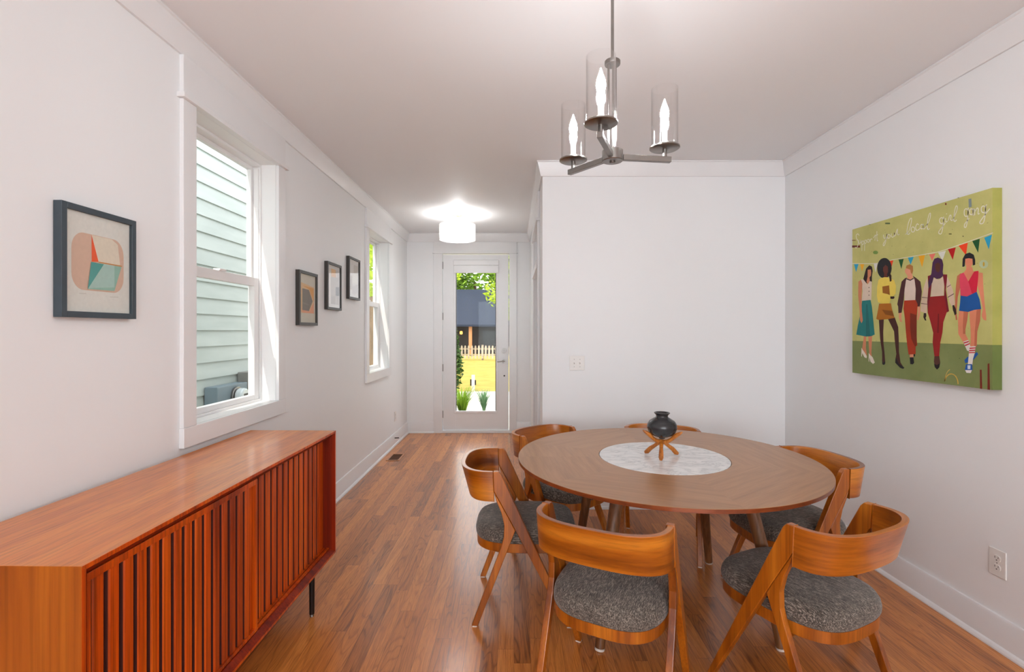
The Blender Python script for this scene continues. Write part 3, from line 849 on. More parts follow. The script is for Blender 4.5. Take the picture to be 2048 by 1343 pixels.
(2,(196, 112, 82),[(0.808,0.585),(0.829,0.598),(0.832,0.541),(0.812,0.473),(0.805,0.390),(0.810,0.352),(0.801,0.349),(0.794,0.391),(0.797,0.474),(0.801,0.531)]),
(2,(226, 142, 108),[(0.922,0.593),(0.951,0.584),(0.954,0.511),(0.960,0.439),(0.969,0.366),(0.969,0.343),(0.954,0.349),(0.945,0.367),(0.951,0.403),(0.938,0.464),(0.922,0.526)]),
(4,(226, 72, 98),[(0.829,0.595),(0.846,0.599),(0.873,0.549),(0.906,0.598),(0.929,0.598),(0.927,0.562),(0.919,0.490),(0.893,0.483),(0.866,0.471),(0.828,0.476),(0.826,0.522),(0.822,0.574)]),
(5,(214, 28, 62),[(0.873,0.549),(0.906,0.598),(0.929,0.598),(0.927,0.562),(0.919,0.490),(0.893,0.483),(0.883,0.517)]),
(2,(226, 142, 108),[(0.819,0.399),(0.873,0.394),(0.866,0.344),(0.856,0.301),(0.856,0.276),(0.880,0.233),(0.886,0.214),(0.860,0.204),(0.839,0.238),(0.815,0.276),(0.813,0.346)]),
(3,(196, 112, 82),[(0.846,0.395),(0.873,0.394),(0.866,0.344),(0.856,0.301),(0.856,0.276),(0.843,0.276),(0.841,0.320)]),
(4,(226, 142, 108),[(0.878,0.395),(0.941,0.405),(0.937,0.343),(0.922,0.289),(0.919,0.212),(0.885,0.211),(0.886,0.282),(0.881,0.344)]),
(5,(196, 112, 82),[(0.919,0.400),(0.941,0.405),(0.937,0.343),(0.922,0.289),(0.919,0.212),(0.906,0.212),(0.909,0.289)]),
(6,(20, 86, 158),[(0.829,0.479),(0.866,0.472),(0.919,0.492),(0.935,0.452),(0.943,0.403),(0.906,0.400),(0.873,0.391),(0.820,0.399),(0.826,0.440)]),
(3,(30, 92, 172),[(0.850,0.138),(0.866,0.155),(0.906,0.172),(0.919,0.185),(0.927,0.173),(0.906,0.148),(0.880,0.131),(0.856,0.123)]),
(4,(236, 230, 226),[(0.843,0.235),(0.873,0.245),(0.886,0.208),(0.893,0.184),(0.866,0.189)]),
(6,(236, 230, 226),[(0.880,0.211),(0.914,0.214),(0.909,0.178),(0.899,0.147),(0.896,0.116),(0.870,0.114),(0.876,0.171)]),
(5,(205, 40, 55),[(0.845,0.231),(0.875,0.240),(0.876,0.234),(0.848,0.225)]),
(5,(205, 40, 55),[(0.852,0.218),(0.880,0.229),(0.882,0.224),(0.856,0.212)]),
(7,(205, 40, 55),[(0.880,0.205),(0.914,0.208),(0.913,0.202),(0.880,0.198)]),
(7,(205, 40, 55),[(0.878,0.193),(0.912,0.196),(0.911,0.190),(0.878,0.186)]),
(7,(205, 40, 55),[(0.878,0.182),(0.910,0.184),(0.909,0.179),(0.877,0.176)]),
(7,(30, 92, 172),[(0.860,0.117),(0.894,0.121),(0.896,0.092),(0.886,0.074),(0.863,0.073),(0.854,0.088)]),
(8,(236, 232, 230),[(0.856,0.087),(0.894,0.090),(0.887,0.074),(0.863,0.073)]),
(8,(210, 222, 236),[(0.869,0.113),(0.886,0.114),(0.885,0.095),(0.870,0.093)]),
(1,(120, 40, 25),[(0.935,0.095),(0.945,0.096),(0.948,-0.001),(0.936,-0.001)]),
(1,(120, 40, 25),[(0.976,0.128),(0.985,0.131),(0.988,-0.001),(0.975,-0.001)]),
(1,(205, 170, 80),[(0.817,0.009),(0.816,0.021),(0.813,0.032),(0.808,0.041),(0.803,0.050),(0.795,0.056),(0.787,0.060),(0.778,0.062),(0.769,0.062),(0.760,0.059),(0.751,0.054),(0.744,0.046),(0.737,0.037),(0.732,0.026),(0.729,0.015),(0.735,0.014),(0.738,0.024),(0.742,0.034),(0.748,0.042),(0.755,0.049),(0.762,0.054),(0.770,0.056),(0.777,0.057),(0.785,0.055),(0.792,0.051),(0.798,0.045),(0.803,0.038),(0.807,0.029),(0.809,0.019),(0.810,0.008)]),
(1,(205, 175, 95),[(0.765,0.084),(0.762,0.083),(0.759,0.081),(0.755,0.078),(0.752,0.075),(0.749,0.071),(0.746,0.067),(0.743,0.062),(0.741,0.057),(0.738,0.051),(0.736,0.044),(0.734,0.038),(0.732,0.031),(0.731,0.024),(0.730,0.016),(0.735,0.015),(0.736,0.022),(0.737,0.029),(0.739,0.036),(0.740,0.042),(0.742,0.048),(0.744,0.054),(0.746,0.059),(0.749,0.064),(0.751,0.068),(0.754,0.071),(0.757,0.074),(0.760,0.077),(0.763,0.079),(0.766,0.080)]),
(1,(190, 205, 165),[(0.979,0.625),(0.978,0.618),(0.974,0.612),(0.968,0.608),(0.960,0.606),(0.952,0.607),(0.944,0.611),(0.937,0.617),(0.933,0.624),(0.932,0.631),(0.933,0.639),(0.937,0.645),(0.944,0.649),(0.952,0.650),(0.960,0.649),(0.968,0.645),(0.974,0.639),(0.978,0.632)]),
(2,(205, 165, 50),[(0.961,0.627),(0.960,0.621),(0.957,0.617),(0.954,0.617),(0.952,0.622),(0.951,0.629),(0.952,0.636),(0.954,0.640),(0.957,0.639),(0.960,0.635)]),
(1,(135, 150, 150),[(0.873,0.979),(0.889,0.977),(0.891,0.933),(0.875,0.933)]),
(1,(120, 150, 70),[(0.241,0.801),(0.238,0.796),(0.230,0.793),(0.218,0.794),(0.207,0.797),(0.199,0.802),(0.196,0.809),(0.199,0.814),(0.207,0.817),(0.218,0.817),(0.230,0.813),(0.238,0.808)]),
(1,(110, 45, 25),[(-0.003,0.923),(0.034,0.917),(0.034,0.921),(-0.003,0.928)]),
(1,(110, 45, 25),[(-0.003,0.875),(0.077,0.861),(0.077,0.876),(-0.003,0.890)]),
(1,(125, 50, 25),[(0.735,0.994),(0.744,0.991),(0.744,0.981),(0.735,0.983)]),
(1,(95, 95, 45),[(0.758,0.822),(0.775,0.819),(0.775,0.813),(0.758,0.817)]),
(1,(95, 110, 70),[(0.302,0.982),(0.342,0.973),(0.342,0.963),(0.302,0.972)]),
(1,(95, 95, 45),[(0.839,0.789),(0.846,0.787),(0.846,0.792),(0.839,0.794)]),
(1,(70, 80, 50),[(0.160,1.002),(0.175,0.999),(0.175,0.996),(0.160,0.999)]),
(1,(70, 80, 50),[(0.811,1.003),(0.820,1.000),(0.820,0.998),(0.811,1.000)]),
(1,(92, 98, 50),[(0.612,0.725),(0.621,0.727),(0.618,0.730)]),
(1,(92, 98, 50),[(0.723,0.896),(0.726,0.898),(0.725,0.900)]),
(1,(92, 98, 50),[(0.916,0.636),(0.926,0.637),(0.923,0.639)]),
(1,(62, 78, 48),[(0.466,0.254),(0.473,0.256),(0.471,0.258)]),
(1,(62, 78, 48),[(0.033,0.226),(0.038,0.228),(0.036,0.231)]),
(1,(62, 78, 48),[(0.747,0.172),(0.757,0.173),(0.754,0.174)]),
(1,(62, 78, 48),[(0.607,0.140),(0.610,0.142),(0.609,0.145)]),
(1,(62, 78, 48),[(0.219,0.225),(0.230,0.227),(0.227,0.229)]),
(1,(92, 98, 50),[(0.295,0.933),(0.302,0.935),(0.300,0.937)]),
(1,(92, 98, 50),[(0.214,0.914),(0.223,0.916),(0.221,0.919)]),
(1,(92, 98, 50),[(0.869,0.304),(0.875,0.305),(0.873,0.306)]),
(1,(62, 78, 48),[(0.158,0.082),(0.164,0.083),(0.162,0.086)]),
(1,(92, 98, 50),[(0.023,0.664),(0.029,0.665),(0.027,0.667)]),
(1,(92, 98, 50),[(0.798,0.477),(0.803,0.478),(0.801,0.480)]),
(1,(62, 78, 48),[(0.689,0.074),(0.700,0.075),(0.697,0.076)]),
(1,(92, 98, 50),[(0.732,0.823),(0.735,0.824),(0.735,0.827)]),
(1,(92, 98, 50),[(0.368,0.570),(0.371,0.570),(0.370,0.572)]),
(1,(92, 98, 50),[(0.192,0.927),(0.196,0.929),(0.195,0.932)]),
(1,(92, 98, 50),[(0.903,0.915),(0.909,0.916),(0.907,0.918)]),
(1,(92, 98, 50),[(0.518,0.757),(0.522,0.758),(0.521,0.761)]),
(1,(92, 98, 50),[(0.777,0.837),(0.781,0.839),(0.780,0.842)]),
(1,(92, 98, 50),[(0.107,0.344),(0.115,0.346),(0.112,0.348)]),
(1,(92, 98, 50),[(0.343,0.898),(0.350,0.899),(0.348,0.901)]),
(1,(62, 78, 48),[(0.321,0.189),(0.325,0.190),(0.324,0.191)]),
(1,(92, 98, 50),[(0.675,0.967),(0.679,0.968),(0.678,0.969)]),
(1,(92, 98, 50),[(0.957,0.527),(0.964,0.528),(0.962,0.530)]),
(1,(92, 98, 50),[(0.584,0.805),(0.591,0.806),(0.589,0.808)]),
(1,(92, 98, 50),[(0.073,0.890),(0.076,0.892),(0.075,0.894)]),
(1,(62, 78, 48),[(0.817,0.144),(0.825,0.146),(0.823,0.149)]),
(1,(92, 98, 50),[(0.619,0.769),(0.623,0.770),(0.622,0.772)]),
(1,(92, 98, 50),[(0.162,0.823),(0.167,0.824),(0.166,0.826)]),
(1,(92, 98, 50),[(0.969,0.830),(0.980,0.831),(0.977,0.833)]),
(1,(92, 98, 50),[(0.484,0.713),(0.491,0.714),(0.488,0.716)]),
(1,(62, 78, 48),[(0.404,0.159),(0.410,0.161),(0.408,0.164)]),
(1,(92, 98, 50),[(0.932,0.616),(0.939,0.617),(0.937,0.619)]),
(1,(62, 78, 48),[(0.105,0.279),(0.114,0.281),(0.111,0.283)]),
(1,(92, 98, 50),[(0.363,0.767),(0.372,0.768),(0.370,0.771)]),
(1,(92, 98, 50),[(0.651,0.742),(0.657,0.743),(0.655,0.746)]),
(1,(92, 98, 50),[(0.287,0.481),(0.296,0.483),(0.293,0.485)]),
(1,(92, 98, 50),[(0.299,0.918),(0.307,0.920),(0.305,0.922)]),
(1,(92, 98, 50),[(0.031,0.540),(0.036,0.541),(0.035,0.544)]),
(1,(92, 98, 50),[(0.460,0.796),(0.468,0.798),(0.466,0.800)]),
(1,(92, 98, 50),[(0.350,0.632),(0.359,0.634),(0.357,0.636)]),
(1,(92, 98, 50),[(0.352,0.821),(0.362,0.822),(0.359,0.825)]),
(1,(92, 98, 50),[(0.947,0.929),(0.955,0.930),(0.952,0.932)]),
(1,(92, 98, 50),[(0.178,0.815),(0.188,0.816),(0.185,0.818)]),
]
STROKES = [
[(0.068,0.945),(0.055,0.959),(0.039,0.954),(0.042,0.931),(0.058,0.906),(0.054,0.879),(0.039,0.865),(0.028,0.873)],
[(0.063,0.916),(0.064,0.896),(0.073,0.889),(0.082,0.901),(0.083,0.912),(0.086,0.888)],
[(0.094,0.905),(0.094,0.836)],
[(0.094,0.898),(0.106,0.902),(0.114,0.890),(0.104,0.878),(0.094,0.880)],
[(0.121,0.905),(0.119,0.832)],
[(0.121,0.899),(0.132,0.903),(0.138,0.891),(0.129,0.881),(0.120,0.882)],
[(0.153,0.904),(0.158,0.902),(0.161,0.897),(0.163,0.892),(0.161,0.887),(0.158,0.884),(0.153,0.883),(0.148,0.886),(0.145,0.890),(0.143,0.895),(0.145,0.900),(0.148,0.903),(0.153,0.904)],
[(0.169,0.902),(0.172,0.881)],
[(0.172,0.890),(0.179,0.901),(0.190,0.896)],
[(0.198,0.904),(0.208,0.910),(0.218,0.919),(0.213,0.883)],
[(0.231,0.942),(0.231,0.906),(0.234,0.879),(0.241,0.881)],
[(0.217,0.916),(0.241,0.918)],
[(0.287,0.908),(0.294,0.883),(0.312,0.890),(0.317,0.910)],
[(0.317,0.907),(0.307,0.860),(0.293,0.837),(0.285,0.846),(0.302,0.866),(0.321,0.883)],
[(0.332,0.901),(0.337,0.899),(0.341,0.893),(0.343,0.887),(0.341,0.881),(0.337,0.877),(0.332,0.876),(0.327,0.879),(0.323,0.884),(0.321,0.891),(0.323,0.897),(0.327,0.901),(0.332,0.901)],
[(0.352,0.903),(0.354,0.885),(0.365,0.877),(0.376,0.888),(0.376,0.903),(0.380,0.878)],
[(0.387,0.883),(0.394,0.907),(0.403,0.920),(0.401,0.898),(0.406,0.884),(0.418,0.885)],
[(0.463,0.875),(0.492,0.894),(0.510,0.953),(0.501,0.962),(0.486,0.939),(0.475,0.888),(0.485,0.870),(0.499,0.879)],
[(0.519,0.909),(0.525,0.905),(0.530,0.899),(0.532,0.891),(0.530,0.883),(0.525,0.879),(0.519,0.878),(0.512,0.881),(0.508,0.888),(0.506,0.896),(0.508,0.903),(0.512,0.908),(0.519,0.909)],
[(0.560,0.912),(0.549,0.920),(0.539,0.903),(0.545,0.883),(0.562,0.885),(0.572,0.896)],
[(0.582,0.910),(0.587,0.907),(0.591,0.901),(0.592,0.894),(0.591,0.888),(0.587,0.884),(0.582,0.884),(0.577,0.886),(0.573,0.892),(0.572,0.899),(0.573,0.905),(0.577,0.909),(0.582,0.910)],
[(0.593,0.910),(0.593,0.883),(0.602,0.881)],
[(0.602,0.881),(0.633,0.920),(0.642,0.955),(0.634,0.959),(0.623,0.927),(0.619,0.886),(0.626,0.871),(0.636,0.876)],
[(0.713,0.919),(0.719,0.915),(0.723,0.908),(0.725,0.899),(0.723,0.891),(0.719,0.886),(0.713,0.885),(0.707,0.889),(0.702,0.896),(0.700,0.905),(0.702,0.913),(0.707,0.918),(0.713,0.919)],
[(0.726,0.921),(0.724,0.882),(0.714,0.835),(0.701,0.831),(0.695,0.843),(0.713,0.862),(0.737,0.883)],
[(0.738,0.910),(0.740,0.889),(0.751,0.891)],
[(0.744,0.934),(0.745,0.930)],
[(0.755,0.892),(0.763,0.917),(0.769,0.919),(0.772,0.913),(0.770,0.894),(0.778,0.887)],
[(0.780,0.887),(0.804,0.929),(0.809,0.954),(0.801,0.959),(0.793,0.932),(0.788,0.894),(0.794,0.879),(0.805,0.886)],
[(0.860,0.932),(0.865,0.927),(0.869,0.919),(0.871,0.909),(0.869,0.899),(0.865,0.892),(0.860,0.891),(0.854,0.895),(0.850,0.903),(0.849,0.914),(0.850,0.924),(0.854,0.930),(0.860,0.932)],
[(0.872,0.934),(0.869,0.884),(0.861,0.839),(0.851,0.837),(0.853,0.854),(0.878,0.878)],
[(0.889,0.924),(0.893,0.921),(0.897,0.914),(0.898,0.906),(0.897,0.899),(0.893,0.894),(0.889,0.893),(0.884,0.896),(0.881,0.902),(0.880,0.911),(0.881,0.918),(0.884,0.923),(0.889,0.924)],
[(0.899,0.923),(0.899,0.889),(0.903,0.890)],
[(0.907,0.920),(0.908,0.886)],
[(0.908,0.902),(0.920,0.919),(0.927,0.912),(0.926,0.889),(0.934,0.889)],
[(0.954,0.922),(0.960,0.918),(0.964,0.911),(0.965,0.902),(0.964,0.894),(0.960,0.889),(0.954,0.888),(0.949,0.891),(0.944,0.899),(0.943,0.907),(0.944,0.916),(0.949,0.921),(0.954,0.922)],
[(0.973,0.924),(0.966,0.917),(0.965,0.890),(0.957,0.843),(0.944,0.834),(0.935,0.842),(0.946,0.858),(0.987,0.900)],
]
STRING = [(-0.0012, 0.7633), (0.1329, 0.7434), (0.2401, 0.7329), (0.3667, 0.7356), (0.4997, 0.7343), (0.6324, 0.7327), (0.7098, 0.7343), (0.8664, 0.7555), (1.0029, 0.7767)]
HORIZON = [(0.0101, 0.221), (1.0, 0.2248)]



def make_canvas():
    W_, H_, D_ = 0.898, 0.898, 0.043
    t = thing('canvas_painting', 'green canvas painting of five walking women under bunting with white handwriting, on the right wall', 'painting', (XR - 0.001, 3.069, 1.157), -math.pi / 2)
    # local: x along the wall toward the camera, y into the wall, z up, face at y = -D_
    b = MB()
    hz = 0.2225
    up, lo = (198, 196, 122), (128, 140, 86)
    sup, slo = (168, 168, 88), (106, 122, 64)
    E = 0.0
    def q(pts, c):
        k = len(b.v); b.v += pts; b.face(range(k, k + 4), col=C(*c))
    q([(0, -D_, hz * H_), (W_, -D_, hz * H_), (W_, -D_, H_), (0, -D_, H_)], up)
    q([(0, -D_, 0), (W_, -D_, 0), (W_, -D_, hz * H_), (0, -D_, hz * H_)], lo)
    for x in (0, W_):
        q([(x, -D_, hz * H_), (x, 0, hz * H_), (x, 0, H_), (x, -D_, H_)], sup)
        q([(x, -D_, 0), (x, 0, 0), (x, 0, hz * H_), (x, -D_, hz * H_)], slo)
    q([(0, -D_, H_), (W_, -D_, H_), (W_, 0, H_), (0, 0, H_)], sup)
    q([(0, -D_, 0), (W_, -D_, 0), (W_, 0, 0), (0, 0, 0)], slo)
    q([(0, 0, 0), (W_, 0, 0), (W_, 0, H_), (0, 0, H_)], sup)
    fn = lambda u, v, k: (u * W_, -D_ - 0.00018 * k, v * H_)
    for lay, col, pts in PAINT: flat(b, pts, fn, lay, col)

    def ribbon(pts, w, col, lay):
        sm = []
        P = [Vector(p) for p in pts]
        for i in range(len(P) - 1):
            p0, p1, p2, p3 = P[max(i - 1, 0)], P[i], P[i + 1], P[min(i + 2, len(P) - 1)]
            for s in range(6):
                a = s / 6
                sm.append(0.5 * ((2 * p1) + (p2 - p0) * a + (2 * p0 - 5 * p1 + 4 * p2 - p3) * a * a + (3 * p1 - p0 - 3 * p2 + p3) * a ** 3))
        sm.append(P[-1])
        L, R = [], []
        for i, p in enumerate(sm):
            d = sm[min(i + 1, len(sm) - 1)] - sm[max(i - 1, 0)]
            d = d.normalized() if d.length > 1e-9 else Vector((1, 0))
            nn = Vector((-d.y, d.x)) * w / 2
            L.append(p + nn); R.append(p - nn)
        for i in range(len(sm) - 1):
            flat(b, [tuple(L[i]), tuple(R[i]), tuple(R[i + 1]), tuple(L[i + 1])], fn, lay, col)
    ribbon(STRING, 0.004, (228, 226, 205), 1.5)
    for s in STROKES: ribbon(s, 0.0052, (232, 230, 208), 2)
    m = NT('painted_canvas')
    a = m.n('VertexColor'); a.layer_name = 'paint'
    tc = m.n('TexCoord').outputs['Object']
    bl = m.ramp(m.noise(tc, 5, 4, 0.6), [(0.3, (0.86, 0.88, 0.80, 1)), (0.7, (1.12, 1.10, 1.14, 1))])
    wv = m.noise(tc, 500, 2)
    m.set(Base_Color=m.mix(1.0, a.outputs[0], bl, 'MULTIPLY'), Roughness=0.6, Specular_IOR_Level=0.3)
    m.bump(wv, 0.15, 0.001)
    b.build('canvas', m.mat, t)
    return t


make_canvas()

# ------------------------------------------------------------------ sideboard
def make_sideboard():
    L, D = 1.543, 0.470
    z0, z1 = 0.210, 0.875
    t = thing('sideboard', 'long low teak sideboard with ribbed sliding doors, against the left wall under the window', 'sideboard', (-1.222, 1.905, 0), -0.0165)
    # local: x toward the room (front at +D/2), y along, z up
    xb, xf = -D / 2, D / 2
    ya, yb = -L / 2, L / 2
    e, ch = 0.012, 0.020     # front edge width, chamfer
    tk = e + ch
    def panel(poly, fn, a, b, a2, b2):
        """mitred panel: outer length a..b, inner length a2..b2; poly kinds: (u depth, v thickness)"""
        m = MB(); n = len(poly)
        pts = [fn(u, v, a + (a2 - a) * v / tk) for u, v in poly] + [fn(u, v, b + (b2 - b) * v / tk) for u, v in poly]
        m.add(pts, [tuple(range(n)), tuple(range(n, 2 * n))] + [(i, (i + 1) % n, n + (i + 1) % n, n + i) for i in range(n)])
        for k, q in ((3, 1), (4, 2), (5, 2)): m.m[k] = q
        return m
    prof = [(xb, 0), (xf, 0), (xf, e), (xf - ch, tk), (xb, tk)]
    panel(prof, lambda u, v, w: (u, w, z1 - v), ya, yb, ya + tk, yb - tk).build('top_panel', [M_CASE, M_TAMBOUR, M_INNER], t, bevel=0.0012)
    panel(prof, lambda u, v, w: (u, w, z0 + v), ya, yb, ya + tk, yb - tk).build('bottom_panel', [M_CASE, M_TAMBOUR, M_INNER], t, bevel=0.0012)
    panel(prof, lambda u, v, w: (u, ya + v, w), z0, z1, z0 + tk, z1 - tk).build('end_panel', [M_CASE_END, M_TAMBOUR, M_INNER], t, bevel=0.0012)
    panel(prof, lambda u, v, w: (u, yb - v, w), z0, z1, z0 + tk, z1 - tk).build('end_panel', [M_CASE_END, M_TAMBOUR, M_INNER], t, bevel=0.0012)
    MB().box(xb, xb + 0.01, ya + tk, yb - tk, z0 + tk, z1 - tk).build('back_panel', M_CASE, t)
    tr = MB()
    for x in (xf - 0.030, xf - 0.050): tr.box(x - 0.008, x + 0.004, ya + tk, yb - tk, z0 + tk, z0 + tk + 0.006)
    tr.build('door_track', M_TAMBOUR, t)

    def slats(m, xbk, y0, y1, za, zb, n):
        p = (y1 - y0) / n
        poly = []
        for i in range(n):
            y = y0 + i * p
            poly += [(xbk + 0.001, y + 0.0005), (xbk + 0.001, y + 0.14 * p), (xbk + 0.009, y + 0.20 * p), (xbk + 0.012, y + 0.28 * p), (xbk + 0.012, y + 0.84 * p), (xbk + 0.009, y + 0.93 * p), (xbk + 0.001, y + p - 0.0005)]
        poly = [(xbk - 0.008, y0)] + poly + [(xbk - 0.008, y1)]
        k = len(m.v); nn = len(poly)
        m.v += [(x, y, za) for x, y in poly] + [(x, y, zb) for x, y in poly]
        for i in range(nn):
            j = (i + 1) % nn
            m.face((k + i, k + j, k + nn + j, k + nn + i), mat=1 if min(poly[i][0], poly[j][0]) < xbk + 0.003 else None)  # backing tone also covers slat flanks, their shade put into the colour
        m.face([k + i for i in range(nn)][::-1]); m.face([k + nn + i for i in range(nn)])
    zi0, zi1 = z0 + tk + 0.007, z1 - tk - 0.001
    ym = 0.012
    # near door in the front track, with a thin frame; far door behind it
    d1 = MB()
    xa = xf - 0.034
    d1.box(xa - 0.006, xa + 0.017, ya + tk + 0.001, ym, zi1 - 0.020, zi1)
    d1.box(xa - 0.006, xa + 0.017, ya + tk + 0.001, ym, zi0, zi0 + 0.012)
    d1.box(xa - 0.006, xa + 0.017, ya + tk + 0.001, ya + tk + 0.012, zi0 + 0.012, zi1 - 0.020)
    d1.box(xa - 0.006, xa + 0.017, ym - 0.012, ym, zi0 + 0.012, zi1 - 0.020)
    slats(d1, xa, ya + tk + 0.0125, ym - 0.040, zi0 + 0.0125, zi1 - 0.0205, 15)
    d1.box(xa - 0.006, xa + 0.001, ym - 0.0395, ym - 0.0125, zi0 + 0.0125, zi1 - 0.0205)
    d1.build('sliding_door', [M_TAMBOUR, M_BACKING_SHADE], t, bevel=0.0008)
    d2 = MB()
    xa2 = xf - 0.062
    slats(d2, xa2, ym - 0.040, yb - tk - 0.045, zi0, zi1, 14)
    d2.box(xa2 - 0.006, xa2 + 0.004, yb - tk - 0.0445, yb - tk - 0.001, zi0, zi1)
    d2.build('sliding_door', [M_TAMBOUR, M_BACKING_SHADE], t, bevel=0.0008)
    for sx in (xf - 0.028, xb + 0.05):
        for sy in (ya + 0.24, yb - 0.24):
            lg = MB().tube([(sx, sy, z0), (sx, sy, 0.012)], [0.0135, 0.012], 16).build('leg', M_DARKMETAL, t, smooth=40)
            MB().tube([(sx, sy, 0.0118), (sx, sy, 0.0)], [0.008, 0.010], 12).build('foot', M_NICKEL, lg, smooth=40)
    return t


make_sideboard()

# ------------------------------------------------------------------ round table
TX, TY, TZ = 0.787, 2.583, 0.755
def make_table():
    t = thing('round_dining_table', 'round walnut dining table with a white marble centre, ringed by six chairs', 'table', (TX, TY, 0))
    R = 0.764
    seg = 128
    b = MB()
    prof = [(0.331, TZ - 0.012), (0.331, TZ), (0.30, TZ)]
    top = MB()
    rr = [(0.3335, TZ - 0.014), (0.3335, TZ), (R - 0.001, TZ), (R, TZ - 0.001), (R, TZ - 0.017), (R - 0.002, TZ - 0.018), (R - 0.075, TZ - 0.036), (0.3335, TZ - 0.036)]
    top.rings([[(r * math.cos(2 * math.pi * i / seg), r * math.sin(2 * math.pi * i / seg), z) for i in range(seg)] for r, z in rr], close=True)
    for k in range(len(top.f)):
        if k // seg in (3, 4, 5): top.m[k] = 1
    top.build('tabletop', [M_TOP, M_EDGE], t, smooth=30)
    MB().lathe([(0.3305, TZ - 0.014), (0.3305, TZ - 0.0005), (0.3295, TZ + 0.0008), (0.0, TZ + 0.0008)][:3] + [(0.001, TZ + 0.0008)], seg=seg).build('marble_inset', M_MARBLE, t, smooth=30)
    MB().lathe([(0.3335, TZ - 0.036), (0.3335, TZ - 0.0145), (0.001, TZ - 0.0145)], seg=64).build('inset_tray', M_SLOT, t)
    fr = MB()
    for a in (math.pi / 4, 3 * math.pi / 4):
        c, s = math.cos(a), math.sin(a)
        hw, hl = 0.03, 0.46
        pts = [(x * c - y * s, x * s + y * c) for x, y in ((-hl, -hw), (hl, -hw), (hl, hw), (-hl, hw))]
        fr.prism(pts, lambda u, v, w: (u, v, w), TZ - 0.075 + (0.0004 if a > 1 else 0), TZ - 0.0365)
    fr.build('under_frame', M_LEGWOOD, t)
    for i in range(4):
        a = math.pi / 4 + i * math.pi / 2
        c, s = math.cos(a), math.sin(a)
        lg = MB().tube([(0.425 * c, 0.425 * s, TZ - 0.0765), (0.50 * c, 0.50 * s, 0.40), (0.572 * c, 0.572 * s, 0.010)], [0.030, 0.028, 0.0215], 20).build('leg', M_LEGWOOD, t, smooth=40)
        MB().tube([(0.572 * c, 0.572 * s, 0.0098), (0.5735 * c, 0.5735 * s, 0.0)], [0.0225, 0.0225], 20).build('glide', M_GLIDE, lg, smooth=40)['label'] = 'pale foot glide'
    return t


make_table()

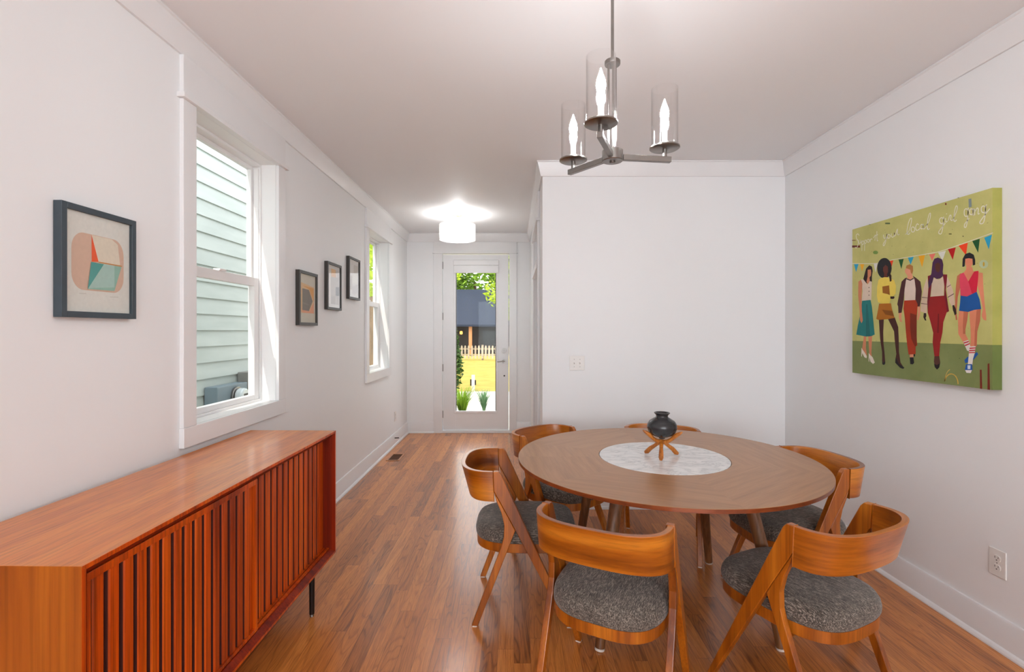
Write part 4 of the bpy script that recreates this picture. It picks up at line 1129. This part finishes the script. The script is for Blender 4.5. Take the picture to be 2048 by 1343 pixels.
# ------------------------------------------------------------------ dining chairs
def make_chair(label, group):
    t = thing('dining_chair', label, 'chair', (0, 0, 0), 0, group)
    # local: y forward (toward the table), x right, z up; origin on the floor
    HW = 0.250
    # back band: U in plan, leaning; t from -1 (left arm end) to 1 (right arm end)
    n = 56; th = 0.021
    def plan(a, o, top):
        e = 2.0 / 2.7
        hw = HW - o
        ye, yb_ = (-0.116, -0.292) if top else (-0.110, -0.250)
        d = (ye - yb_) - o
        c, s = math.cos(a), math.sin(a)
        return (-hw * math.copysign(abs(c) ** e, c), ye - d * abs(s) ** e)
    b = MB()
    zt, zb = 0.744, 0.602
    Z = [zb, zb + 0.035, zb + 0.071, zb + 0.107, zt]
    outer, inner, us = [], [], []
    acc = 0; prev = None
    for i in range(n + 1):
        a = math.pi * i / n
        po, pi_ = [], []
        for k, z in enumerate(Z):
            f_ = (z - zb) / (zt - zb)
            p0, p1 = plan(a, 0, False), plan(a, 0, True)
            q0, q1 = plan(a, th, False), plan(a, th, True)
            crown = 0.004 * math.sin(a)
            po.append((p0[0] + (p1[0] - p0[0]) * f_, p0[1] + (p1[1] - p0[1]) * f_, z + crown * f_))
            pi_.append((q0[0] + (q1[0] - q0[0]) * f_, q0[1] + (q1[1] - q0[1]) * f_, z + crown * f_))
        outer.append(po); inner.append(pi_)
        if prev is not None: acc += (Vector(po[-1]) - Vector(prev)).length
        prev = po[-1]; us.append(acc)
    m = len(Z)
    idx_o = [[None] * m for _ in range(n + 1)]; idx_i = [[None] * m for _ in range(n + 1)]
    for i in range(n + 1):
        for k in range(m):
            idx_o[i][k] = len(b.v); b.v.append(outer[i][k])
            idx_i[i][k] = len(b.v); b.v.append(inner[i][k])
    for i in range(n):
        u0, u1 = us[i], us[i + 1]
        for k in range(m - 1):
            v0, v1 = Z[k], Z[k + 1]
            b.face((idx_o[i][k], idx_o[i + 1][k], idx_o[i + 1][k + 1], idx_o[i][k + 1]), uv=[(u0, v0), (u1, v0), (u1, v1), (u0, v1)])
            b.face((idx_i[i + 1][k], idx_i[i][k], idx_i[i][k + 1], idx_i[i + 1][k + 1]), uv=[(u1, v0 + 3), (u0, v0 + 3), (u0, v1 + 3), (u1, v1 + 3)])
        b.face((idx_o[i][-1], idx_o[i + 1][-1], idx_i[i + 1][-1], idx_i[i][-1]), uv=[(u0, 1.0), (u1, 1.0), (u1, 1.02), (u0, 1.02)])
        b.face((idx_o[i + 1][0], idx_o[i][0], idx_i[i][0], idx_i[i + 1][0]), uv=[(u1, 2.0), (u0, 2.0), (u0, 2.02), (u1, 2.02)])
    for i in (0, n):
        loop = [idx_o[i][k] for k in range(m)] + [idx_i[i][k] for k in range(m - 1, -1, -1)]
        b.face(loop if i == n else loop[::-1], uv=[(0, 0)] * len(loop))
    b.build('backrest', M_BAND, t, smooth=45, bevel=0.0022)
    front = [(-0.1145, 0.744), (-0.088, 0.744), (-0.074, 0.728), (0.262, 0.006), (0.236, 0.006), (-0.008, 0.463), (-0.030, 0.505), (-0.112, 0.652)]
    rear = [(-0.1125, 0.651), (-0.031, 0.505), (-0.009, 0.463), (-0.188, 0.006), (-0.219, 0.006), (-0.150, 0.190), (-0.112, 0.290), (-0.078, 0.380), (-0.064, 0.430), (-0.062, 0.490), (-0.076, 0.550), (-0.100, 0.605)]
    for s in (-1, 1):
        xa, xb_ = (0.221, 0.2495) if s > 0 else (-0.2495, -0.221)
        fl = MB().prism(front, lambda u, v, w: (w, u, v), xa, xb_).build('leg', M_CHAIR, t, bevel=0.003)
        rl = MB().prism(rear, lambda u, v, w: (w, u, v), xa + 0.001, xb_ - 0.001).build('leg', M_CHAIR, t, bevel=0.003)
        for o_, y in ((fl, 0.249), (rl, -0.2035)):
            MB().prism([(xa + 0.003, y - 0.011), (xb_ - 0.003, y - 0.011), (xb_ - 0.003, y + 0.011), (xa + 0.003, y + 0.011)], lambda u, v, w: (u, v, w), 0.0, 0.0058).build('glide', M_GLIDE, o_)['label'] = 'pale foot glide'
    # seat outline: round at the back, squarer in front
    def outline(sc, z, n_=72, lift=0.0):
        pts = []
        for i in range(n_):
            a = 2 * math.pi * i / n_
            c, s = math.cos(a), math.sin(a)
            if s < 0: e, d = 2 / 3.1, 0.268
            else: e, d = 2 / 3.4, 0.245
            x = 0.2185 * math.copysign(abs(c) ** e, c) * sc
            if s >= 0: x *= 1 - 0.02 * s
            y = 0.052 + d * math.copysign(abs(s) ** e, s) * (1 - (1 - sc) * 0.9)
            pts.append((x, y, z + lift * max(0.0, s)))
        return pts
    MB().rings([outline(0.955, 0.338), outline(0.975, 0.342), outline(0.980, 0.384)]).build('seat_frame', M_CHAIR, t, smooth=35)
    MB().rings([outline(0.975, 0.3845), outline(1.0, 0.396), outline(1.005, 0.412), outline(0.99, 0.430), outline(0.95, 0.446), outline(0.86, 0.455), outline(0.6, 0.461), outline(0.25, 0.463)]).build('seat', M_FABRIC, t, smooth=60)
    return t


chairs = [
    ((0.387, 1.908), (0.47, 0.88), 'wooden chair seen from behind at picture bottom, left of the other near chair'),
    ((0.020, 2.585), (0.998, -0.02), 'wooden chair in full side view at the left of the table, nearest the sideboard'),
    ((1.141, 1.905), (-0.444, 0.897), 'wooden chair nearest the right wall outlet, near right of the table, seen from behind'),
    ((1.488, 2.613), (-0.987, -0.158), 'wooden chair pushed in at the far right of the table, close to the right wall'),
    ((0.978, 3.250), (-0.328, -0.944), 'wooden chair behind the vase, only its curved back rim showing over the table'),
    ((0.298, 3.221), (0.66, -0.75), 'wooden chair at the far left of the table, in front of the hallway corner'),
]
proto = None
for (x, y), (fx, fy), lab in chairs:
    if proto is None:
        proto = ch = make_chair(lab, 'curved-back dining chairs around the round table')
    else:
        ch = copy_tree(proto)
        ch['label'] = lab
    ch.location = (x, y, 0)
    ch.rotation_euler = (0, 0, math.atan2(fy, fx) - math.pi / 2)

# ------------------------------------------------------------------ vase and its stand
def make_vase():
    sx, sy = TX - 0.006, TY - 0.005
    zt = TZ + 0.0009
    st = thing('vase_stand', 'carved orange wood tripod stand of three crossed limbs on the marble table centre', 'stand', (sx, sy, zt))
    for k, ang in enumerate((math.radians(252), math.radians(142), math.radians(12))):
        c, s = math.cos(ang), math.sin(ang)
        off = (k - 1) * 0.003
        px, py = -s * off, c * off
        path = []
        prof = [(0.094, 0.0082), (0.082, 0.0145), (0.062, 0.036), (0.040, 0.052), (0.022, 0.068), (0.0, 0.077), (-0.028, 0.082), (-0.052, 0.098), (-0.072, 0.118), (-0.092, 0.132), (-0.108, 0.142)]
        rad = [0.008, 0.0125, 0.0115, 0.0095, 0.0105, 0.0115, 0.0105, 0.0095, 0.0115, 0.009, 0.003]
        for r, z in prof: path.append((r * c + px, r * s + py, z + k * 0.0012))
        MB().tube(path, rad, 12, 1.0).build('limb', M_OLIVE, st, smooth=60)
    m = NT('black_pottery')
    tc = m.n('TexCoord').outputs['Object']
    sp = m.n('SeparateXYZ'); m.put(sp.inputs[0], tc)
    a = m.math('ARCTAN2', sp.outputs[1], sp.outputs[0])
    u = m.math('MULTIPLY', a, 56 / (2 * math.pi)); v = m.math('MULTIPLY', sp.outputs[2], 130.0)
    row = m.math('FLOOR', v)
    u2 = m.math('ADD', u, m.math('MULTIPLY', m.math('MODULO', row, 2.0), 0.5))
    du = m.math('SUBTRACT', m.math('FRACT', u2), 0.5); dv = m.math('SUBTRACT', m.math('FRACT', v), 0.5)
    d = m.math('SQRT', m.math('ADD', m.math('MULTIPLY', du, du), m.math('MULTIPLY', dv, dv)))
    hole = m.math('LESS_THAN', d, 0.33)
    # pierced band: the sector turned to the camera's right
    sec = m.math('MULTIPLY', m.math('GREATER_THAN', a, -1.62), m.math('LESS_THAN', a, 1.2))
    zz = m.math('MULTIPLY', m.math('GREATER_THAN', sp.outputs[2], 0.025), m.math('LESS_THAN', sp.outputs[2], 0.094))
    hole = m.math('MULTIPLY', hole, m.math('MULTIPLY', sec, zz))
    col = m.mix(hole, C(42, 43, 46), C(6, 6, 7))
    m.set(Base_Color=col, Roughness=m.math('MULTIPLY_ADD', hole, 0.5, 0.2), Specular_IOR_Level=0.6)
    m.bump(m.math('SUBTRACT', 1.0, hole), 0.5, 0.002)
    v_ = thing('vase', 'round black pottery vase with a pierced lattice side, resting in the wooden stand', 'vase', (sx, sy, zt + 0.0965))
    prof = [(0.004, 0.0), (0.016, 0.001), (0.018, 0.007), (0.034, 0.010), (0.056, 0.020), (0.070, 0.037), (0.0765, 0.057), (0.0745, 0.076), (0.064, 0.093), (0.044, 0.106), (0.032, 0.113), (0.030, 0.120), (0.034, 0.128), (0.0405, 0.133), (0.0405, 0.137), (0.037, 0.137), (0.029, 0.128), (0.026, 0.118), (0.030, 0.108), (0.050, 0.094), (0.060, 0.060), (0.030, 0.020), (0.002, 0.016)]
    MB().lathe(prof, seg=64).build('body', m.mat, v_, smooth=60)
    return v_


make_vase()

# ------------------------------------------------------------------ chandelier
def make_chandelier():
    cx, cy = 0.340, 1.687
    t = thing('chandelier', 'brushed nickel three-arm chandelier with clear glass cylinders, hanging over the room', 'chandelier', (cx, cy, CEIL))
    z = lambda v: v - CEIL
    MB().lathe([(0.060, z(2.7695)), (0.060, z(2.755)), (0.052, z(2.745)), (0.012, z(2.742))], seg=40).build('canopy', M_NICKEL, t, smooth=35)
    MB().tube([(0, 0, z(2.742)), (0, 0, z(2.352))], 0.0055, 14).build('stem', M_NICKEL, t, smooth=40)
    MB().lathe([(0.026, z(2.337)), (0.027, z(2.340)), (0.027, z(2.349)), (0.024, z(2.352))], seg=32).build('upper_disc', M_NICKEL, t, smooth=35)
    for k in range(3):
        a = math.radians(8 + 60 + 120 * k)
        MB().tube([(0.014 * math.cos(a), 0.014 * math.sin(a), z(2.337)), (0.014 * math.cos(a), 0.014 * math.sin(a), z(2.042))], 0.0038, 10).build('rod', M_NICKEL, t, smooth=40)
    MB().lathe([(0.034, z(2.004)), (0.036, z(2.006)), (0.036, z(2.040)), (0.034, z(2.042))], seg=40).build('hub', M_NICKEL, t, smooth=35)
    MB().lathe([(0.008, z(1.998)), (0.010, z(2.0)), (0.010, z(2.0038))], seg=20).build('finial', M_NICKEL, t, smooth=35)
    for k in range(3):
        a = math.radians(8 + 120 * k)
        c, s = math.cos(a), math.sin(a)
        arm = MB()
        pts = [(0.037, -0.009), (0.212, -0.009), (0.212, 0.009), (0.037, 0.009)]
        arm.prism(pts, lambda u, v, w: (u * c - v * s, u * s + v * c, w), z(2.010), z(2.029))
        ar = arm.build('arm', M_NICKEL, t, bevel=0.0015)
        R = 0.190
        px, py = R * c, R * s
        MB().tube([(px, py, z(2.0292)), (px, py, z(2.0558))], 0.008, 14).build('post', M_NICKEL, ar, smooth=40)
        MB().lathe([(0.047, z(2.056)), (0.052, z(2.059)), (0.052, z(2.063)), (0.048, z(2.066))], px, py, 40).build('bobeche', M_NICKEL, ar, smooth=35)
        g = MB(); seg = 48
        rr = [(0.0455, z(2.0665)), (0.0455, z(2.268)), (0.0435, z(2.268)), (0.0435, z(2.0665))]
        g.rings([[(px + r * math.cos(2 * math.pi * i / seg), py + r * math.sin(2 * math.pi * i / seg), zz) for i in range(seg)] for r, zz in rr], close=True)
        g.build('glass_cylinder', M_LAMPGLASS, ar, smooth=35)
        MB().lathe([(0.0095, z(2.0665)), (0.0095, z(2.150)), (0.006, z(2.152))], px, py, 20).build('candle_sleeve', M_CANDLE, ar, smooth=40)
        MB().lathe([(0.006, z(2.1525)), (0.012, z(2.162)), (0.0155, z(2.178)), (0.013, z(2.196)), (0.006, z(2.216)), (0.001, z(2.232))], px, py, 20).build('bulb', M_BULB, ar, smooth=60)
    return t


make_chandelier()


def make_flush_light():
    cx, cy = -0.655, 5.66
    t = thing('ceiling_light', 'white double drum semi-flush ceiling light in the hallway before the front door', 'ceiling light', (cx, cy, CEIL))
    z = lambda v: v - CEIL
    met = plain('satin_brass_nickel', C(214, 190, 160), 0.3, metal=1.0)
    MB().lathe([(0.062, z(2.7695)), (0.062, z(2.757)), (0.050, z(2.750)), (0.012, z(2.745))], seg=36).build('canopy', met, t, smooth=35)
    MB().tube([(0, 0, z(2.745)), (0, 0, z(2.648))], [0.010, 0.010], 14).build('stem', met, t, smooth=40)
    MB().lathe([(0.024, z(2.648)), (0.026, z(2.655)), (0.018, z(2.668)), (0.011, z(2.670))], seg=24).build('knuckle', met, t, smooth=40)
    m = NT('sheer_shade')
    m.t.nodes.remove(m.b)
    tr = m.n('BsdfTransparent'); df = m.n('BsdfDiffuse'); df.inputs[0].default_value = (0.9, 0.88, 0.86, 1)
    tl = m.n('BsdfTranslucent'); tl.inputs[0].default_value = (0.9, 0.88, 0.86, 1)
    a = m.n('MixShader'); a.inputs[0].default_value = 0.5
    m.t.links.new(df.outputs[0], a.inputs[1]); m.t.links.new(tl.outputs[0], a.inputs[2])
    b = m.n('MixShader'); b.inputs[0].default_value = 0.5
    m.t.links.new(tr.outputs[0], b.inputs[1]); m.t.links.new(a.outputs[0], b.inputs[2])
    m.t.links.new(b.outputs[0], m.out.inputs[0])
    glow = mat_emit('lit_shade', (1, 0.985, 0.96, 1), 0.5, C(240, 238, 234))
    em = glow.node_tree; bs = em.nodes['Principled BSDF']; t2 = em.nodes.new('ShaderNodeBsdfTransparent'); mx2 = em.nodes.new('ShaderNodeMixShader')
    mx2.inputs[0].default_value = 0.6
    em.links.new(t2.outputs[0], mx2.inputs[1]); em.links.new(bs.outputs[0], mx2.inputs[2]); em.links.new(mx2.outputs[0], em.nodes['Material Output'].inputs[0])
    glow2 = mat_emit('lit_diffuser', (0.97, 0.985, 1.0, 1), 17.0, C(240, 238, 234))
    def shell(r, z0, z1, th):
        g = MB(); seg = 64
        rr = [(r, z(z0)), (r, z(z1)), (r - th, z(z1)), (r - th, z(z0))]
        return g.rings([[(q * math.cos(2 * math.pi * i / seg), q * math.sin(2 * math.pi * i / seg), zz) for i in range(seg)] for q, zz in rr], close=True)
    shell(0.208, 2.470, 2.645, 0.0015).build('outer_shade', m.mat, t, smooth=35)
    shell(0.172, 2.486, 2.638, 0.0015).build('inner_shade', glow, t, smooth=35)
    MB().lathe([(0.170, z(2.484)), (0.170, z(2.488)), (0.001, z(2.488))], seg=64).build('diffuser', glow2, t, smooth=35)
    ri = MB(); seg = 64
    rr = [(0.2085, z(2.4685)), (0.2085, z(2.4715)), (0.1705, z(2.4815)), (0.1705, z(2.4785))]
    sp = MB()
    for k in range(3):
        aa = math.radians(90 + 120 * k)
        sp.tube([(0.02 * math.cos(aa), 0.02 * math.sin(aa), z(2.650)), (0.206 * math.cos(aa), 0.206 * math.sin(aa), z(2.643))], 0.003, 8)
    sp.build('spider', met, t, smooth=40)
    MB().tube([(0, 0, z(2.4838)), (0, 0, z(2.468))], [0.006, 0.009], 12).build('finial', M_NICKEL, t, smooth=40)
    lamp('ceiling_bulb_light', 'POINT', (cx, cy, 2.60), 10.0, (0.97, 0.985, 1.0), shadow_soft_size=0.05)
    return t


make_flush_light()

# ------------------------------------------------------------------ outside, seen through the glass
def leaves(b, c, r, n, size, rnd, shell=0.45):
    for _ in range(n):
        while True:
            p = Vector((rnd.uniform(-1, 1), rnd.uniform(-1, 1), rnd.uniform(-1, 1)))
            if shell < p.length < 1: break
        p = Vector((c[0] + p.x * r[0], c[1] + p.y * r[1], c[2] + p.z * r[2]))
        a = Vector((rnd.gauss(0, 1), rnd.gauss(0, 1), rnd.gauss(0, 0.6))).normalized()
        q = a.cross(Vector((rnd.gauss(0, 1), rnd.gauss(0, 1), rnd.gauss(0, 1)))).normalized()
        s = size * rnd.uniform(0.6, 1.3)
        b.add([p - a * s, p + q * s * 0.45, p + a * s, p - q * s * 0.45], [(0, 1, 2, 3)])
    return b


def leaf_mat(name, c1, c2):
    m = NT(name)
    g = m.n('NewGeometry')
    col = m.ramp(m.noise(g.outputs['Position'], 3.0, 3), [(0.35, c1), (0.65, c2)])
    m.set(Base_Color=col, Roughness=0.6, Specular_IOR_Level=0.3)
    tl = m.n('BsdfTranslucent'); m.put(tl.inputs[0], col)
    mx = m.n('MixShader'); mx.inputs[0].default_value = 0.35
    m.t.links.new(m.b.outputs[0], mx.inputs[1]); m.t.links.new(tl.outputs[0], mx.inputs[2])
    m.t.links.new(mx.outputs[0], m.out.inputs[0])
    return m.mat


M_LEAF = leaf_mat('leaf_green', C(70, 110, 30), C(150, 185, 60))
M_LEAFD = leaf_mat('leaf_dark', C(34, 60, 26), C(72, 104, 44))
M_LEAFY = leaf_mat('leaf_yellow', C(140, 170, 40), C(200, 215, 80))
M_BARK = plain('bark', C(92, 70, 52), 0.9, var=0.25, scale=8)
M_LAWN = NT('lawn_grass')
_g = M_LAWN.n('NewGeometry').outputs['Position']
M_LAWN.set(Base_Color=M_LAWN.ramp(M_LAWN.noise(_g, 2.2, 5), [(0.3, C(132, 120, 30)), (0.7, C(166, 144, 54))]), Roughness=0.9)
M_LAWN = M_LAWN.mat
M_CONC = plain('concrete', C(206, 198, 186), 0.85, var=0.06)
M_SOIL = plain('gravel', C(176, 168, 154), 0.95, var=0.2)
ZG = -0.30
rnd = random.Random(11)

tag(MB().box(-16, 16, 7.0, 36, ZG - 0.2, ZG).build('lawn', M_LAWN), 'sunlit yellow-green lawn seen through the front door glass', 'lawn', kind='stuff')
tag(MB().box(-16, XO - 0.001, -6, 6.99, ZG - 0.2, ZG).build('side_yard', M_SOIL), 'narrow strip of ground between the two houses', 'ground', kind='structure')
tag(MB().box(-9, 6, 9.2, 13.6, ZG, ZG + 0.03).build('front_walk', M_CONC), 'pale concrete walk in front of the lawn', 'walkway', kind='structure')
tag(MB().box(-2.6, 1.6, 6.965, 8.6, ZG, -0.06).build('porch_slab', M_CONC), 'pale concrete porch slab just outside the front door', 'porch', kind='structure')


def tree(name, label, base, h, tr, crowns, mat, n, size, cat='tree', group=None):
    t = thing(name, label, cat, base, 0, group)
    if tr: MB().tube([(0, 0, 0), (0.05, 0.02, h * 0.5), (0, 0, h)], [tr, tr * 0.8, tr * 0.5], 10).build('trunk', M_BARK, t, smooth=50)
    b = MB()
    for c, r in crowns: leaves(b, c, r, n, size, rnd)
    b.build('foliage', mat, t)
    return t


# house across the street
hs = thing('house', 'low house with a dark blue-grey roof and porch beyond the picket fence', 'house', (-2.5, 40, ZG - 0.6))
M_ROOF = plain('roof_shingle', C(13, 26, 46), 0.8, var=0.15, scale=3)
M_HWALL = plain('house_wall', C(52, 46, 42), 0.8, var=0.2, scale=1.5)
rf = MB(); rf.add([(-9, -0.6, 2.82), (7, -0.6, 2.82), (7, 6, 6.2), (-9, 6, 6.2), (-9, -0.6, 2.66), (7, -0.6, 2.66), (7, 6, 6.04), (-9, 6, 6.04)],
                  [(0, 1, 2, 3), (4, 5, 6, 7), (0, 1, 5, 4), (1, 2, 6, 5), (2, 3, 7, 6), (3, 0, 4, 7)])
rf.build('roof', M_ROOF, hs)
MB().box(-8.6, 6.6, 2.0, 5.8, 0, 3.6).build('wall', M_HWALL, hs)
for x in (-6.2, -3.4, -1.05, 1.4, 4.4): MB().box(x - 0.13, x + 0.13, -0.3, -0.05, 0, 2.66).build('porch_post', plain('cedar_post', C(170, 116, 70), 0.7), hs)
for x in (-4.5, 0.4): MB().box(x - 0.6, x + 0.6, 1.94, 1.999, 1.0, 2.3).build('window', plain('dark_pane', C(46, 48, 54), 0.2), hs)
MB().lathe([(0.02, 2.0), (0.12, 2.05), (0.12, 2.25), (0.02, 2.3)], -2.0, 1.6, 12).build('porch_lamp', mat_emit('porch_lamp_glow', (1, 0.55, 0.12, 1), 1.6), hs)

pf = thing('picket_fence', 'weathered pale picket fence along the far side of the lawn', 'fence', (0, 28.5, ZG))
pk = MB()
for i in range(110):
    x = -11.5 + i * 0.2
    pk.prism([(x, 0.1), (x + 0.1, 0.1), (x + 0.1, 0.80), (x + 0.05, 0.88), (x, 0.80)], lambda u, v, w: (u, w, v), 0, 0.03)
pk.build('pickets', plain('fence_wood', C(176, 160, 142), 0.8, var=0.15), pf)
rl = MB().box(-11.6, 10.6, 0.031, 0.08, 0.25, 0.33).box(-11.6, 10.6, 0.031, 0.08, 0.62, 0.70)
for i in range(10): rl.box(-11.5 + i * 2.4, -11.38 + i * 2.4, 0.081, 0.18, 0, 0.9)
rl.build('rails', plain('fence_rail', C(150, 134, 116), 0.8, var=0.15), pf)

tree('tree', 'leafy green tree rising behind the house roof', (-4.0, 50, ZG - 0.56), 7.2, 0.3, [((0, 0, 8.2), (7.5, 2.5, 3.2)), ((-4, 0, 7.4), (4, 2, 2.6)), ((5, 0, 8.4), (4, 2, 3))], M_LEAF, 2600, 0.30)
tree('tree', 'tree with pale leaves overhanging the right side of the door glass', (0.55, 24, ZG + 0.02), 3.4, 0.16, [((-1.05, 0, 3.6), (0.95, 0.8, 0.9)), ((-1.1, 0, 5.4), (1.7, 1.0, 0.75)), ((0.8, 0, 5.2), (1.6, 1.4, 1.6)), ((-0.55, 0, 2.75), (0.6, 0.5, 0.6))], M_LEAFY, 420, 0.13)
tree('tree', 'tree with bright leaves at the upper left of the door glass', (-4.6, 26, ZG + 0.02), 4.2, 0.16, [((0.6, 0, 5.1), (1.6, 1.2, 0.9)), ((0.35, 0, 2.15), (0.85, 0.6, 0.42))], M_LEAFY, 420, 0.14)
tree('evergreen_shrub', 'tall dark evergreen shrub at the left edge of the door glass', (-1.62, 12.3, ZG + 0.02), 0.8, 0.05, [((0, 0, 0.78), (0.34, 0.32, 0.76)), ((-0.02, 0, 1.40), (0.24, 0.24, 0.55))], M_LEAFD, 1700, 0.055, 'shrub')


def spiky(label, base, n, h, mat):
    t = thing('daylily_plant', label, 'plant', base)
    b = MB()
    for _ in range(n):
        a = rnd.uniform(0, 2 * math.pi); ln = h * rnd.uniform(0.7, 1.2); out = rnd.uniform(0.12, 0.45) * ln
        c, s = math.cos(a), math.sin(a)
        w = 0.012
        pr = None
        for k in range(5):
            f = k / 4
            p = Vector((c * out * f ** 1.4, s * out * f ** 1.4, ln * (f - 0.42 * f ** 3)))
            ww = w * (1 - f * 0.9)
            l_, r_ = p + Vector((-s, c, 0)) * ww, p - Vector((-s, c, 0)) * ww
            if pr: b.add([pr[0], pr[1], r_, l_], [(0, 1, 2, 3)])
            pr = (l_, r_)
    b.build('blades', mat, t)
    return t


spiky('clump of long green strap leaves just outside the door glass at lower left', (-0.95, 9.0, ZG + 0.002), 170, 1.0, M_LEAF)
spiky('smaller bluish green leaf clump outside the door glass, right of the strap leaved clump', (-0.60, 9.75, ZG + 0.031), 90, 0.75, leaf_mat('leaf_blue', C(70, 110, 70), C(120, 160, 110)))
t = thing('garden_post', 'small pale post with a dark cap standing at the near edge of the lawn', 'post', (-1.16, 13.9, ZG))
MB().box(-0.045, 0.045, -0.045, 0.045, 0, 0.46).build('shaft', plain('pale_post', C(214, 204, 186), 0.7), t)
MB().box(-0.085, -0.0455, -0.03, 0.03, 0.16, 0.34).build('side_plate', M_DARKMETAL, t)
MB().box(0.0455, 0.08, -0.03, 0.03, 0.18, 0.32).build('side_plate', M_DARKMETAL, t)

# neighbouring house across the side yard: lap siding
XN = -3.02
def lap_profile(z0, z1, e):
    pts = []
    z = z0; k = 0
    while z < z1 - 1e-6:
        pts += [(0.016, z), (0.003, z + e)]
        z += e
    return pts
tag(MB().box(-24, 20, 36.001, 62, ZG - 0.8, ZG - 0.6).build('street_ground', M_SOIL), 'lower ground under the house beyond the fence', 'ground', kind='structure')
nb = thing('neighbor_house', 'pale green lap sided house wall close outside the dining room window', 'house', (XN, 1.0, ZG + 0.001))
s_ = MB()
e = 0.158
off = (H - ZG) % e
prof = []
z = off + 0.005
nb_z0 = z
while z < 6.2:
    prof += [(0.018, z), (0.002, z + e)]
    z += e
prof = [(-0.1, prof[0][1])] + prof + [(-0.1, prof[-1][1])]
s_.prism(prof, lambda u, v, w: (u, w, v), -4.0, 6.3)
m = NT('sage_siding')
g_ = m.n('NewGeometry').outputs['Position']
m.set(Base_Color=m.ramp(m.noise(m.mapping(g_, (1, 1, 6)), 1.4, 3), [(0.3, C(172, 181, 176)), (0.7, C(187, 195, 190))]), Roughness=0.6)
s_.build('siding', m.mat, nb)
MB().box(-0.1, 0.0, -4.0, 6.3, 0.0, nb_z0).build('foundation', M_CONC, nb)
MB().box(-0.101, 0.03, 6.301, 6.42, 0.0, 6.2).build('corner_board', M_TRIM, nb)

eb = thing('electrical_box', 'blue-grey electric meter box with a round glass meter on the green siding', 'meter box', (XN + 0.02, 4.98, 0.76))
M_EBOX = plain('grey_enamel', C(112, 128, 136), 0.45, var=0.06)
MB().box(0, 0.13, -0.25, 0.28, -0.14, 0.11).build('box', M_EBOX, eb, bevel=0.006)
MB().prism([(0.095 * math.cos(2 * math.pi * i / 28) + 0.06, 0.095 * math.sin(2 * math.pi * i / 28) - 0.01) for i in range(28)], lambda u, v, w: (w, u, v), 0.1305, 0.155).build('meter_ring', M_NICKEL, eb, bevel=0.004)
MB().prism([(0.080 * math.cos(2 * math.pi * i / 28) + 0.06, 0.080 * math.sin(2 * math.pi * i / 28) - 0.01) for i in range(28)], lambda u, v, w: (w, u, v), 0.1555, 0.235).build('meter_dome', plain('meter_glass', C(196, 204, 206), 0.08, coat=0.5), eb, bevel=0.02)
MB().box(0.2352, 0.236, 0.02, 0.10, -0.03, 0.015).build('meter_dial', M_SLOT, eb)
eb2 = thing('electrical_box', 'taller grey-brown breaker box on the green siding, right of the round meter', 'breaker box', (XN + 0.02, 5.56, 0.80))
MB().box(0, 0.15, -0.26, 0.26, -0.28, 0.17).build('box', plain('grey_enamel_warm', C(124, 122, 116), 0.5, var=0.06), eb2, bevel=0.006)
MB().box(0.1502, 0.16, -0.24, 0.24, -0.26, 0.13).build('cover', plain('grey_cover', C(112, 112, 108), 0.5), eb2, bevel=0.003)

# board fence beyond the neighbour's corner, seen through the far window
bf = thing('board_fence', 'tall brown board fence seen through the far left window', 'fence', (-3.1, 7.6, ZG))
bb = MB()
for i in range(62):
    y = i * 0.15
    bb.box(0, 0.02, y, y + 0.142, 0.05, 2.45 + 0.02 * math.sin(i * 2.3))
bb.build('boards', plain('fence_board', C(120, 96, 66), 0.85, var=0.25, scale=2.5), bf)
rb = MB()
for zz in (0.5, 1.9): rb.box(-0.04, -0.001, 0, 9.3, zz, zz + 0.09)
rb.build('rails', M_BARK, bf)
tree('tree', 'bright green tree leaning over the brown fence outside the far window', (-4.2, 11.5, ZG + 0.02), 3.0, 0.12, [((0.5, 0, 3.2), (1.0, 3.2, 0.85)), ((0, 1.5, 4.2), (1.2, 3.5, 1.0))], M_LEAFY, 1300, 0.11)
